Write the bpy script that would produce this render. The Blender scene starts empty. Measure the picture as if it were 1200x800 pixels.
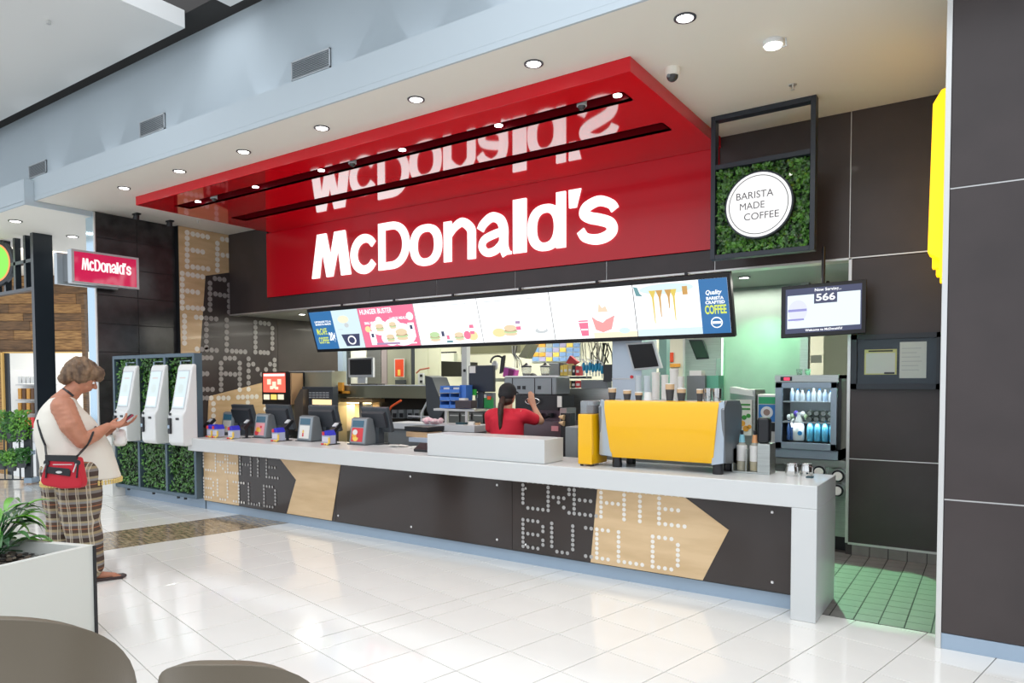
import bpy, bmesh, math, random
from mathutils import Vector, Matrix, noise
random.seed(7)
S = bpy.context.scene
C = S.collection
# ---------------------------------------------------------------- camera
F_, CY_, YAW, PITCH, ROLL, EYE = 824.92, 475.386, -0.59846, -0.035964, -0.0028384, 1.5
_cy, _sy = math.cos(YAW), math.sin(YAW)
FW = Vector((_sy*math.cos(PITCH), _cy*math.cos(PITCH), math.sin(PITCH)))
_r = Vector((_cy, -_sy, 0)); _u = _r.cross(FW)
RT = _r*math.cos(ROLL) + _u*math.sin(ROLL)
UP = -_r*math.sin(ROLL) + _u*math.cos(ROLL)
ORG = Vector((0, 0, EYE))
cam = bpy.data.cameras.new('camera'); camo = bpy.data.objects.new('camera', cam); C.objects.link(camo)
camo.matrix_world = Matrix(((RT.x, UP.x, -FW.x, 0), (RT.y, UP.y, -FW.y, 0), (RT.z, UP.z, -FW.z, EYE), (0, 0, 0, 1)))
cam.sensor_width = 36; cam.lens = 36*F_/1200; cam.shift_y = (CY_-400)/1200; cam.clip_start = .05; cam.clip_end = 200
S.camera = camo
# ---------------------------------------------------------------- light
S.view_settings.view_transform = 'Standard'; S.view_settings.look = 'None'
S.view_settings.gamma = 1; S.view_settings.use_curve_mapping = False
S.view_settings.exposure = 0.36
W = bpy.data.worlds.new('world'); S.world = W; W.use_nodes = True
bg = W.node_tree.nodes['Background']; bg.inputs[0].default_value = (.86, .92, 1.0, 1); bg.inputs[1].default_value = 0.95

def lamp(kind, loc, energy, col=(1, 1, 1), aim=None, **kw):
    l = bpy.data.lights.new('light', kind); l.energy = energy; l.color = col
    for k, v in kw.items(): setattr(l, k, v)
    o = bpy.data.objects.new('lamp_light', l); C.objects.link(o); o.location = loc
    d = Vector(aim) - Vector(loc) if aim else Vector((0, 0, -1))
    o.rotation_euler = d.to_track_quat('-Z', 'Y').to_euler()
    return o
# the mall's skylight above the concourse
lamp('AREA', (-4, -.5, 8.0), 420, (.95, .97, 1), aim=(-4.5, 1.2, 0), shape='RECTANGLE', size=14, size_y=6)
# added area lights under the ceiling, brightening the servery and kitchen
for x in (-8.4, -6.2, -4.2, -2.2):
    lamp('AREA', (x, 7.4, 2.50), 20, (1, .97, .88), shape='RECTANGLE', size=1.2, size_y=.6)
    lamp('AREA', (x-.4, 9.2, 2.50), 30, (1, .98, .86), shape='RECTANGLE', size=1.2, size_y=.6)
# green tinted spots in the servery ceiling beside the drinks fridge
lamp('SPOT', (-2.08, 7.2, 2.49), 75, (.22, 1, .45), aim=(-2.15, 7.95, 1.0), spot_size=1.6, spot_blend=.5, shadow_soft_size=.05)
lamp('SPOT', (-2.05, 7.86, 2.50), 30, (.4, 1, .6), aim=(-2.02, 7.99, 1.2), spot_size=.5, spot_blend=.4, shadow_soft_size=.03)
lamp('SPOT', (-1.45, 6.85, 2.49), 380, (.35, 1, .55), aim=(-.55, 5.5, 0), spot_size=.85, spot_blend=.15, shadow_soft_size=.03)

# ---------------------------------------------------------------- helpers
def ray(px, py): return RT*((px-600)/F_) - UP*((py-CY_)/F_) + FW
def aty(px, py, Y): d = ray(px, py); return ORG + d*(Y/d.y)
def atx(px, py, X): d = ray(px, py); return ORG + d*(X/d.x)
def atz(px, py, Z): d = ray(px, py); return ORG + d*((Z-EYE)/d.z)
def atd(px, py, D): return ORG + ray(px, py)*D

_m = {}
def mat(name, col, rough=.5, metal=0, emit=0, ecol=None, coat=0, alpha=1, trans=0, noise_=0, nscale=8, bump=0, bscale=60, spec=None, stretch=None, col2=None, ior=None):
    if name in _m: return _m[name]
    m = bpy.data.materials.new(name); m.use_nodes = True; nt = m.node_tree; b = nt.nodes['Principled BSDF']
    col = tuple(col)+(1,) if len(col) == 3 else col
    b.inputs['Base Color'].default_value = col; b.inputs['Roughness'].default_value = rough; b.inputs['Metallic'].default_value = metal
    b.inputs['Coat Weight'].default_value = coat; b.inputs['Coat Roughness'].default_value = .05
    if emit: b.inputs['Emission Color'].default_value = tuple(ecol or col[:3])+(1,); b.inputs['Emission Strength'].default_value = emit
    if trans: b.inputs['Transmission Weight'].default_value = trans
    if alpha < 1: b.inputs['Alpha'].default_value = alpha
    if spec is not None: b.inputs['Specular IOR Level'].default_value = spec
    if ior: b.inputs['IOR'].default_value = ior
    if noise_ or bump:
        tc = nt.nodes.new('ShaderNodeTexCoord'); mp = nt.nodes.new('ShaderNodeMapping'); nt.links.new(tc.outputs['Object'], mp.inputs[0])
        if stretch: mp.inputs['Scale'].default_value = stretch
    if noise_:
        n = nt.nodes.new('ShaderNodeTexNoise'); n.inputs['Scale'].default_value = nscale; n.inputs['Detail'].default_value = 5
        nt.links.new(mp.outputs[0], n.inputs['Vector'])
        r = nt.nodes.new('ShaderNodeValToRGB'); c2 = tuple(col2)+(1,) if col2 else tuple(c*(1-noise_) for c in col[:3])+(1,)
        r.color_ramp.elements[0].color = c2; r.color_ramp.elements[1].color = col
        r.color_ramp.elements[0].position = .35; r.color_ramp.elements[1].position = .65
        nt.links.new(n.outputs[0], r.inputs[0]); nt.links.new(r.outputs[0], b.inputs['Base Color'])
    if bump:
        n2 = nt.nodes.new('ShaderNodeTexNoise'); n2.inputs['Scale'].default_value = bscale; nt.links.new(mp.outputs[0], n2.inputs['Vector'])
        bp = nt.nodes.new('ShaderNodeBump'); bp.inputs['Strength'].default_value = bump; bp.inputs['Distance'].default_value = .01
        nt.links.new(n2.outputs[0], bp.inputs['Height']); nt.links.new(bp.outputs[0], b.inputs['Normal'])
    _m[name] = m; return m

def emis(name, col, s=1.0):
    return mat(name, (0.02, 0.02, 0.02), .3, emit=s, ecol=col)

class MB:
    def __init__(s): s.v = []; s.f = []
    def add(s, vs, fs):
        n = len(s.v); s.v += [tuple(v) for v in vs]; s.f += [tuple(i+n for i in f) for f in fs]; return s
    def box(s, x0, x1, y0, y1, z0, z1):
        vs = [(x, y, z) for z in (z0, z1) for y in (y0, y1) for x in (x0, x1)]
        return s.add(vs, [(0, 2, 3, 1), (4, 5, 7, 6), (0, 1, 5, 4), (2, 6, 7, 3), (0, 4, 6, 2), (1, 3, 7, 5)])
    def obox(s, c, ax, ay, az):      # centre and three half-axes
        c, ax, ay, az = map(Vector, (c, ax, ay, az))
        vs = [c+ax*i+ay*j+az*k for k in (-1, 1) for j in (-1, 1) for i in (-1, 1)]
        return s.add(vs, [(0, 2, 3, 1), (4, 5, 7, 6), (0, 1, 5, 4), (2, 6, 7, 3), (0, 4, 6, 2), (1, 3, 7, 5)])
    def prism(s, pts, d):            # planar loop extruded by vector d
        d = Vector(d); n = len(pts); pts = [Vector(p) for p in pts]
        return s.add(pts+[p+d for p in pts], [tuple(range(n))[::-1], tuple(range(n, 2*n))]+[(i, (i+1) % n, n+(i+1) % n, n+i) for i in range(n)])
    def cyl(s, a, b, r0, r1=None, n=16, caps=True):
        r1 = r0 if r1 is None else r1; a, b = Vector(a), Vector(b); ax = (b-a).normalized(); q = ax.orthogonal().normalized(); w = ax.cross(q)
        vs = [p+(q*math.cos(t)+w*math.sin(t))*r for p, r in ((a, r0), (b, r1)) for t in [2*math.pi*i/n for i in range(n)]]
        fs = [(i, (i+1) % n, n+(i+1) % n, n+i) for i in range(n)]
        if caps: fs += [tuple(range(n))[::-1], tuple(range(n, 2*n))]
        return s.add(vs, fs)
    def lathe(s, c, prof, n=20, ax=(0, 0, 1)):   # prof: (r, h)
        c, ax = Vector(c), Vector(ax).normalized(); q = ax.orthogonal().normalized(); w = ax.cross(q); m = len(prof)
        vs = [c+ax*h+(q*math.cos(2*math.pi*i/n)+w*math.sin(2*math.pi*i/n))*max(r, 1e-4) for r, h in prof for i in range(n)]
        fs = [(k*n+i, k*n+(i+1) % n, (k+1)*n+(i+1) % n, (k+1)*n+i) for k in range(m-1) for i in range(n)]
        fs += [tuple(range(n))[::-1], tuple(range((m-1)*n, m*n))]
        return s.add(vs, fs)
    def ball(s, c, rx, ry=None, rz=None, n=12, M=None):
        ry = ry or rx; rz = rz or rx; c = Vector(c); vs = []; fs = []; k = n//2
        for i in range(k+1):
            th = math.pi*i/k
            for j in range(n):
                ph = 2*math.pi*j/n; p = Vector((rx*math.sin(th)*math.cos(ph), ry*math.sin(th)*math.sin(ph), rz*math.cos(th)))
                vs.append(c+(M @ p if M else p))
        for i in range(k):
            for j in range(n): fs.append((i*n+j, (i+1)*n+j, (i+1)*n+(j+1) % n, i*n+(j+1) % n))
        return s.add(vs, fs)
    def tube(s, pts, r, n=8):
        pts = [Vector(p) for p in pts]; R = r if isinstance(r, (list, tuple)) else [r]*len(pts); vs = []; q = None
        for i, p in enumerate(pts):
            t = (pts[min(i+1, len(pts)-1)]-pts[max(i-1, 0)]).normalized()
            q = t.orthogonal().normalized() if q is None else (q-t*q.dot(t)).normalized(); w = t.cross(q)
            vs += [p+(q*math.cos(2*math.pi*j/n)+w*math.sin(2*math.pi*j/n))*R[i] for j in range(n)]
        m = len(pts); fs = [(k*n+j, k*n+(j+1) % n, (k+1)*n+(j+1) % n, (k+1)*n+j) for k in range(m-1) for j in range(n)]
        fs += [tuple(range(n))[::-1], tuple(range((m-1)*n, m*n))]
        return s.add(vs, fs)
    def build(s, name, m, parent=None, smooth=False, bevel=0, base=None, kind=None, seg=2):
        me = bpy.data.meshes.new(name)
        if parent is None:
            if base is None:
                xs = [v[0] for v in s.v]; ys = [v[1] for v in s.v]; zs = [v[2] for v in s.v]
                base = Vector(((min(xs)+max(xs))/2, (min(ys)+max(ys))/2, min(zs)))
            base = Vector(base)
            vs = [(v[0]-base[0], v[1]-base[1], v[2]-base[2]) for v in s.v]
        else:
            w = root_loc(parent); vs = [(v[0]-w[0], v[1]-w[1], v[2]-w[2]) for v in s.v]
        me.from_pydata(vs, [], s.f); me.materials.append(m)
        if smooth: me.shade_smooth()
        o = bpy.data.objects.new(name, me); C.objects.link(o)
        if parent is None: o.location = base
        else: o.parent = parent
        if bevel:
            md = o.modifiers.new('bevel', 'BEVEL'); md.width = bevel; md.segments = seg; md.limit_method = 'ANGLE'; me.shade_smooth()
            md.harden_normals = True
        elif smooth:
            try: me.set_sharp_from_angle(angle=math.radians(40))
            except Exception: pass
        if kind: o['kind'] = kind
        return o
def root_loc(o):
    v = Vector((0, 0, 0))
    while o: v += o.location; o = o.parent
    return v
def tag(o, label=None, cat=None, group=None, kind=None):
    if label: o['label'] = label
    if cat: o['category'] = cat
    if group: o['group'] = group
    if kind: o['kind'] = kind
    return o
def thing(name, label, cat, loc, group=None):
    o = bpy.data.objects.new(name, None); o.empty_display_size = .1; C.objects.link(o); o.location = loc
    return tag(o, label, cat, group)
def structure(o): o['kind'] = 'structure'; return o
def box(name, m, x0, x1, y0, y1, z0, z1, parent=None, bevel=0, **k):
    return MB().box(min(x0, x1), max(x0, x1), min(y0, y1), max(y0, y1), min(z0, z1), max(z0, z1)).build(name, m, parent, bevel=bevel, **k)
def copy_tree(o, parent=None):
    c = o.copy(); C.objects.link(c)
    if parent: c.parent = parent
    for ch in list(o.children): copy_tree(ch, c)
    return c

class Face:      # a flat face: origin, unit axes, for prints, text and pieces fixed on it
    def __init__(s, o, ux, uy): s.o = Vector(o); s.x = Vector(ux).normalized(); s.y = Vector(uy).normalized(); s.n = s.x.cross(s.y)
    def p(s, u, v, off=0): return s.o+s.x*u+s.y*v+s.n*off
    def poly(s, name, m, pts, off=0, th=.002, parent=None, **k):
        return MB().prism([s.p(u, v, off) for u, v in pts], s.n*th).build(name, m, parent, **k)
    def rect(s, name, m, u0, u1, v0, v1, off=0, th=.002, parent=None, **k):
        return s.poly(name, m, [(u0, v0), (u1, v0), (u1, v1), (u0, v1)], off, th, parent, **k)
    def disc(s, name, m, u, v, ru, rv=None, off=0, th=.002, parent=None, n=24, **k):
        rv = rv or ru
        return s.poly(name, m, [(u+ru*math.cos(2*math.pi*i/n), v+rv*math.sin(2*math.pi*i/n)) for i in range(n)], off, th, parent, **k)
    def text(s, body, m, u0, u1, v0, v1, off=.002, bold=0.0, parent=None, name='lettering', th=.001, shear=0):
        cu = bpy.data.curves.new('t', 'FONT'); cu.body = body; cu.offset = bold; cu.resolution_u = 4; cu.shear = shear
        cu.align_x = 'CENTER' if '\n' in body else 'LEFT'
        if th: cu.extrude = .5
        t = bpy.data.objects.new('t', cu); C.objects.link(t)
        dg = bpy.context.evaluated_depsgraph_get(); me = bpy.data.meshes.new_from_object(t.evaluated_get(dg))
        bpy.data.objects.remove(t); 
        xs = [v.co.x for v in me.vertices]; ys = [v.co.y for v in me.vertices]
        x0, x1, y0, y1 = min(xs), max(xs), min(ys), max(ys); w = root_loc(parent) if parent else Vector((0, 0, 0))
        for v in me.vertices:
            q = s.p(u0+(v.co.x-x0)/(x1-x0)*(u1-u0), v0+(v.co.y-y0)/(y1-y0)*(v1-v0), off+(v.co.z+.5)*th); v.co = q-w
        me.materials.clear(); me.materials.append(m); me.name = name
        o = bpy.data.objects.new(name, me); C.objects.link(o)
        if parent: o.parent = parent
        return o

# ---------------------------------------------------------------- materials
white = mat('white_paint', (.80, .79, .74), .6)
cool_white = mat('cool_white_paint', (.52, .595, .64), .7)
cream = mat('cream_ceiling', (.86, .83, .75), .7)
steel = mat('brushed_steel', (.52, .55, .53), .32, .9, noise_=.15, nscale=4, stretch=(1, 1, 30))
steel_blue = mat('blue_grey_metal', (.36, .46, .57), .4, .2)
alu = mat('aluminium_trim', (.72, .72, .70), .35, .7)
black = mat('black_plastic', (.012, .013, .016), .35)
black_frame = mat('black_powder_coat', (.022, .03, .042), .4)
dark_panel = mat('charcoal_laminate', (.050, .038, .037), .38, coat=.08, noise_=.2, nscale=3)
dark_panel_gloss = mat('charcoal_gloss_laminate', (.030, .022, .020), .16, coat=.15)
tower_tile = mat('dark_stone_tile', (.035, .035, .036), .18, noise_=.5, nscale=6, bump=.05, bscale=15)
ply = mat('birch_plywood', (.72, .52, .30), .35, noise_=.2, nscale=2.2, stretch=(1, 1, 6), col2=(.62, .43, .23), coat=.2)
solid = mat('white_solid_surface', (.63, .645, .64), .35, coat=.15)
red_gloss = mat('red_gloss_laminate', (.72, .0, .004), .045, coat=1.0)
red_board = mat('red_sign_board', (.66, .0, .012), .22, coat=.15)
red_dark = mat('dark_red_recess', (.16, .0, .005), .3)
yellow = mat('yellow_enamel', (.88, .47, .0), .3, coat=.3)
mid_grey = mat('mid_grey_plastic', (.18, .20, .21), .4)
dk_grey = mat('dark_grey_plastic', (.055, .065, .075), .4)
lt_grey = mat('light_grey_plastic', (.60, .63, .65), .4)
white_pl = mat('white_plastic', (.80, .81, .80), .3)
glass = mat('clear_glass', (.9, .95, .95), .05, trans=1.0, ior=1.15)
lamp_em = emis('lamp_glow', (1, .98, .93), 9)
# ================================================================ FLOOR
A_ = math.radians(-12.3); UD = Vector((math.cos(A_), math.sin(A_), 0)); VD = Vector((-math.sin(A_), math.cos(A_), 0))
def uv(u, v, z=0): return UD*u+VD*v+Vector((0, 0, z))
grout = mat('grout', (.26, .25, .24), .8)
t_mat = mat('white_porcelain', (.88, .865, .82), .10, noise_=.04, nscale=2, coat=.3)
t_mat2 = mat('brown_stone', (.46, .36, .23), .12, noise_=.6, nscale=9, col2=(.12, .085, .05), stretch=(1, 4, 1))
fl = MB().box(-30, 6, -4, 4.795, -.05, -.006).build('floor', grout, base=(0, 0, 0)); structure(fl)
us = [-7.005+.38*k for k in range(0, 9)]+[-3.735]+[-3.566+.377*k for k in range(0, 14)]
st = [-7.85, -7.43]
us = [-7.85-.38*k for k in range(40, 0, -1)]+st+us
vs_ = [1.487+.3845*k for k in range(-12, 26)]
def clipY(poly, Y, keep_less=True):
    out = []
    for i in range(len(poly)):
        a, b = poly[i], poly[(i+1) % len(poly)]; ia, ib = a[1] <= Y, b[1] <= Y
        if ia: out.append(a)
        if ia != ib: t = (Y-a[1])/(b[1]-a[1]); out.append(a+(b-a)*t)
    return out
cells = []
for i in range(len(us)-1):
    for j in range(len(vs_)-1):
        g = .0026; u0, u1, v0, v1 = us[i]+g, us[i+1]-g, vs_[j]+g, vs_[j+1]-g
        if abs(us[i]+3.735) < .01: u0 += .002
        if abs(us[i+1]+3.735) < .01: u1 -= .002
        c = uv((u0+u1)/2, (v0+v1)/2); d = c.dot(FW)
        poly = [uv(u0, v0), uv(u1, v0), uv(u1, v1), uv(u0, v1)]
        poly = clipY(poly, 4.79)
        if len(poly) < 3 or d < 1.0 or c.x > 4: continue
        cells.append((c, d, poly, st[0]-.01 <= us[i] < -7.1, (u0, u1, v0, v1)))
def invis(c):
    p = c-ORG; d = p.dot(FW); x = 600+F_*p.dot(RT)/d; y = CY_-F_*p.dot(UP)/d
    return -40 < x < 1240 and y < 840
vis = sorted([c for c in cells if invis(c[0])], key=lambda c: c[1])
near = vis[:280]; ids = set(id(c) for c in near)
cache = {}
def tile_obj(c, name='tile'):
    cc, d, poly, brown, k = c; full = len(poly) == 4 and max(p.y for p in poly) < 4.789
    key = (round(k[1]-k[0], 4), brown) if full else None
    if key and key in cache: me = cache[key]
    else:
        me = bpy.data.meshes.new(name); n = len(poly); b = .0015; cen = sum(poly, Vector())/n
        ins = [p+(cen-p).normalized()*b*1.5 for p in poly]
        V = [p-cc+Vector((0, 0, -.006)) for p in poly]+[p-cc+Vector((0, 0, -.0008)) for p in poly]+[p-cc for p in ins]
        Fc = [tuple(range(2*n, 3*n))]+[(i, (i+1) % n, n+(i+1) % n, n+i) for i in range(n)]+[(n+i, n+(i+1) % n, 2*n+(i+1) % n, 2*n+i) for i in range(n)]
        me.from_pydata(V, [], Fc); me.materials.append(t_mat2 if brown else t_mat)
        if key: cache[key] = me
    o = bpy.data.objects.new(name, me); o.location = cc; C.objects.link(o); o.parent = fl
    return o
for c in near: tile_obj(c)
rest = {False: MB(), True: MB()}
for c in cells:
    if id(c) in ids: continue
    n = len(c[2]); rest[c[3]].add([p+Vector((0, 0, -.006)) for p in c[2]]+c[2], [tuple(range(n, 2*n))]+[(i, (i+1) % n, n+(i+1) % n, n+i) for i in range(n)])
rest[False].build('far_tiles', t_mat, fl, kind='stuff')
if rest[True].v: rest[True].build('far_stone_tiles', t_mat2, fl, kind='stuff')
# servery floor of small grey tiles
g_mat = mat('grey_quarry_tile', (.25, .24, .22), .45, noise_=.25, nscale=5)
fs = MB().box(-10, 1, 4.795, 10.3, -.05, -.004).build('floor', mat('dark_grout', (.05, .048, .045), .8), base=(0, 4.8, 0)); structure(fs)
me = None; m2 = MB()
for i in range(-9, 8):
    for j in range(0, 13):
        x0 = -.832+.1395*i; y0 = 4.80+.14*j
        if -.98 < x0 < -.3 or (-1.02 < x0 < -.2):
            if me is None:
                o = MB().box(x0+.004, x0+.1355, y0+.0025, y0+.1375, -.004, 0).build('quarry_tile', g_mat, fs); me = o.data; ref = Vector((x0, y0, 0))
                ro = o
            else:
                o = bpy.data.objects.new('quarry_tile', me); C.objects.link(o); o.parent = fs; o.location = Vector((x0, y0, 0))-ref
        else: m2.box(x0+.004, x0+.1355, y0+.0025, y0+.1375, -.004, 0)
m2.build('hidden_quarry_tiles', g_mat, fs, kind='stuff')

# ================================================================ RIGHT COLUMN, BACK WALL, FASCIA
def yz(px, py, Y): return aty(px, py, Y).z
wr = MB().box(-.236, 1.6, 4.57, 6.7, 0, 3.76).build('wall_right', dark_panel); structure(wr)
zj = [yz(1101, 741, 4.55), yz(1106, 585, 4.55), yz(1113, 221, 4.55), 3.76]
for a, b in zip(zj, zj[1:]):
    box('panel', dark_panel, -.208, 1.6, 4.55, 4.572, a+.004, b-.004, wr, bevel=.002)
box('joint_strip', alu, -.208, 1.6, 4.556, 4.575, zj[1]-.005, zj[1]+.005, wr); box('joint_strip', alu, -.208, 1.6, 4.556, 4.575, zj[2]-.005, zj[2]+.005, wr)
box('corner_trim', alu, -.238, -.210, 4.545, 4.60, 0, 3.75, wr, bevel=.003)
structure(box('baseboard_right', steel_blue, -.21, 1.6, 4.552, 4.571, 0, zj[0], bevel=.002))
wb = MB().box(-1.02, -.15, 6.60, 6.8, 0, 2.526).build('wall_back', dark_panel); structure(wb)
zb = [yz(1040, 641, 6.58), yz(992, 537, 6.58), 2.52]
for a, b in zip(zb, zb[1:]):
    box('panel', dark_panel, -1.0, -.15, 6.58, 6.60, a+.004, b-.004, wb, bevel=.002)
box('joint_strip', alu, -1.0, -.15, 6.583, 6.6, zb[1]-.005, zb[1]+.005, wb)
box('edge_trim', alu, -1.022, -.998, 6.57, 6.8, zb[0], 2.526, wb); box('joint_strip', alu, -1.0, -.15, 6.572, 6.6, zb[0]-.012, zb[0]+.006, wb)
sk = structure(box('baseboard_back', mat('dark_grout', (0, 0, 0)), -1.02, -.15, 6.587, 6.60, 0, zb[0]-.01))
for i in range(6):
    x0 = -.97+.1395*i; box('skirting_tile', g_mat, x0+.003, x0+.136, 6.575, 6.59, 0.002, zb[0]-.014, sk)
# fascia above the servery
FY = 6.59
fa = MB().box(-9.77, .3, FY+.012, FY+.16, 2.53, 3.76).build('wall_fascia', black); structure(fa)
js = [-9.77, -8.82]+[aty(x, y, FY).x for x, y in ((365, 355), (434, 347), (512, 337), (604, 327), (711, 315), (838, 303))]+[-1.02, .3]
for a, b in zip(js[1:], js[2:]):
    box('panel', dark_panel, a+.004, b-.004, FY-.01, FY+.012, 2.534, 2.722 if b < -1.1 and a < -2.3 else 3.755, fa, bevel=.002)
    box('joint_strip', alu, a-.003, a+.003, FY-.004, FY+.012, 2.534, 2.722 if a < -2.3 else 3.75, fa)
box('panel', dark_panel, -9.765, -8.824, FY-.01, FY+.012, 2.534, 3.755, fa, bevel=.002)
box('joint_strip', alu, -1.02, -.2, FY-.012, FY, 2.522, 2.532, fa)
box('edge_trim', alu, -9.765, -1.0, FY-.02, FY+.14, 2.512, 2.532, fa, bevel=.002)
# red sign board and canopy
sb = thing('sign_board', 'large red sign board with white illuminated restaurant lettering', 'sign', (-5.475, FY-.02, 2.725))
box('board', red_board, -8.815, -2.135, FY-.035, FY-.012, 2.725, 3.655, sb, bevel=.003)
LF = Face((0, FY-.036, 0), (1, 0, 0), (0, 0, 1))
lm = emis('sign_letter_white', (1, 1, 1), 1.2)
letters = [('M', 366, 412), ('c', 411.5, 443.5), ('D', 444, 481), ('o', 481, 519), ('n', 520.5, 558.5), ('a', 559, 600.5), ('l', 601.5, 618), ('d', 618.5, 664), ("'", 666.5, 682), ('s', 677, 725)]
def crom(P, k=8):
    out = []; P = [P[0]]+P+[P[-1]]
    for i in range(1, len(P)-2):
        for j in range(k):
            t = j/k; q = []
            for c in (0, 1): a, b, d, e = P[i-1][c], P[i][c], P[i+1][c], P[i+2][c]; q.append(.5*(2*b+(d-a)*t+(2*a-5*b+4*d-e)*t*t+(3*b-a-3*d+e)*t**3))
            out.append(tuple(q))
    return out+[P[-2]]
def glyph(ch, w, S_=.113, XH=.475, H=.59):
    """pieces of a heavy sans letter: list of quads strips ((outer),(inner)) or polygons, metres"""
    T = S_
    def ribbon(P, th=None):
        P = crom(P); A = []; B = []
        for i, p in enumerate(P):
            a, b = P[max(0, i-1)], P[min(len(P)-1, i+1)]; dx, dy = b[0]-a[0], b[1]-a[1]; L = math.hypot(dx, dy); t = i/(len(P)-1); h = (th(t) if th else T)/2
            A.append((p[0]-dy/L*h, p[1]+dx/L*h)); B.append((p[0]+dy/L*h, p[1]-dx/L*h))
        return ('strip', A, B, False)
    def ring(x0, x1, y0, y1, tx, ty, e=2.35, n=40):
        cx, cy, rx, ry = (x0+x1)/2, (y0+y1)/2, (x1-x0)/2, (y1-y0)/2; sg = lambda v: math.copysign(abs(v)**(2/e), v)
        A = [(cx+rx*sg(math.cos(2*math.pi*i/n)), cy+ry*sg(math.sin(2*math.pi*i/n))) for i in range(n)]; B = [(cx+(rx-tx)*sg(math.cos(2*math.pi*i/n)), cy+(ry-ty)*sg(math.sin(2*math.pi*i/n))) for i in range(n)]
        return ('strip', A, B, True)
    R_ = lambda a, b, c, d: ('poly', [(a, c), (b, c), (b, d), (a, d)])
    o = .012
    if ch == 'M':
        p = [(0, 0), (.15, 1), (.38, 1), (.49, .46), (.60, 1), (.865, 1), (1, 0), (.765, 0), (.69, .63), (.545, 0), (.39, 0), (.275, .63), (.19, 0)]
        q = [(x*w, y*H) for x, y in p]
        return [('poly', [q[0], q[1], q[2], q[11], q[12]]), ('poly', [q[2], q[3], q[9], q[10], q[11]]), ('poly', [q[3], q[4], q[8], q[9]]), ('poly', [q[4], q[5], q[6], q[7], q[8]])]
    if ch == 'o': return [ring(0, w, -o, XH+o, T*1.02, T*.78)]
    if ch == 'l': return [R_(0, w, 0, H)]
    if ch == 'c':
        cx, cy, rx, ry = w*.52, XH/2, w*.52-T*.5, XH/2+o-T*.42
        return [ribbon([(cx+rx*math.cos(a), cy+ry*math.sin(a)) for a in [math.radians(34+i*292/12) for i in range(13)]], lambda t: T*(.84+.22*math.sin(math.pi*t)))]
    if ch == 'D':
        n = 24; A = [(0, 0)]+[(w*.40+w*.60*math.cos(a)**.85 if math.cos(a) > 0 else w*.4, H/2+H/2*math.sin(a)) for a in [math.radians(-90+180*i/n) for i in range(n+1)]]+[(0, H)]
        iw = w-2*T; ih = H-2*T*.82; B = [(T, T*.82)]+[(T+iw*.33+iw*.67*(max(0, math.cos(a))**.85), H/2+ih/2*math.sin(a)) for a in [math.radians(-90+180*i/n) for i in range(n+1)]]+[(T, H-T*.82)]
        return [('strip', A, B, True)]
    if ch == 'n': return [R_(0, T, 0, XH), ribbon([(T*.55, XH*.62), (w*.34, XH*.83), (w*.60, XH+o-T*.42), (w-T*.62, XH*.74), (w-T*.5, XH*.5), (w-T*.5, XH*.25), (w-T*.5, 0)], lambda t: T*(.75+.25*min(1, t*2)))]
    if ch == 'a': return [ribbon([(w*.10, XH*.66), (w*.20, XH*.80), (w*.44, XH+o-T*.40), (w*.68, XH*.84), (w*.78, XH*.62), (w*.78, XH*.30), (w*.80, XH*.14), (w*.86, 0)], lambda t: T*(.86+.14*min(1, t*2))), ribbon([(w*.80, XH*.56), (w*.52, XH*.52), (w*.22, XH*.42), (w*.155, XH*.25), (w*.30, XH*.105), (w*.54, XH*.13), (w*.72, XH*.27), (w*.80, XH*.42)], lambda t: T*.80), R_(w*.74, w*.995, 0, T*.3)]
    if ch == 'd': return [ring(0, w-T*.25, -o, XH+o, T*1.0, T*.78), R_(w-T, w, 0, H)]
    if ch == "'": return [('poly', [(.0, H), (w, H), (w*.62, H*.68), (w*.04, H*.68)])]
    if ch == 's':
        P = [(.93, .67), (.83, .80), (.54, .905), (.24, .82), (.165, .68), (.30, .575), (.56, .50), (.80, .40), (.865, .24), (.72, .12), (.46, .085), (.19, .16), (.07, .32)]
        return [ribbon([(x*w, y*XH) for x, y in P], lambda t: T*(.80+.24*math.sin(math.pi*t)))]
side_m = mat('letter_return_white', (.85, .85, .85), .4)
for ch, xa, xc in letters:
    a = aty(xa, 300, FY-.036).x+.008; c = aty(xc, 300, FY-.036).x-.006; m = MB()
    for g_ in glyph(ch, c-a):
        if g_[0] == 'poly': m.prism([LF.p(a+x, 2.912+y, .0) for x, y in g_[1]], LF.n*.02)
        else:
            _, A, B, closed = g_; n = len(A); V = [LF.p(a+x, 2.912+y, z) for z in (0, .02) for x, y in A+B]; N = 2*n; k = n if closed else n-1; fs_ = []
            for i in range(k):
                j = (i+1) % n; fs_ += [(N+i, N+j, N+n+j, N+n+i), (i, n+i, n+j, j), (i, j, N+j, N+i), (n+i, N+n+i, N+n+j, n+j)]
            if not closed: fs_ += [(0, N, N+n, n), (n-1, 2*n-1, N+2*n-1, N+n-1)]
            m.add(V, fs_)
    m.build('sign_letter', lm, sb)
cn = thing('canopy', 'glossy red ceiling canopy with two long recessed slots above the counter', 'canopy', (-5.4, 5.6, 3.655))
CX0, CX1, CY0, CY1, CZ = -8.68, -2.133, 4.60, FY-.012, 3.655
SL = [(4.89, 5.075), (5.66, 5.865)]; SX0, SX1 = -8.33, -2.33
ys_ = [CY0, SL[0][0], SL[0][1], SL[1][0], SL[1][1], CY1]
m = MB()
for k in (0, 2, 4): m.box(SX0, SX1, ys_[k], ys_[k+1], CZ, CZ+.02)
m.box(CX0, SX0, CY0, CY1, CZ, CZ+.02); m.box(SX1, CX1, CY0, CY1, CZ, CZ+.02)
m.build('soffit', red_gloss, cn)
m = MB().box(CX0, CX1, CY0-.008, CY0, CZ-.001, 3.756); m.build('front_fascia', red_board, cn)
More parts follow.
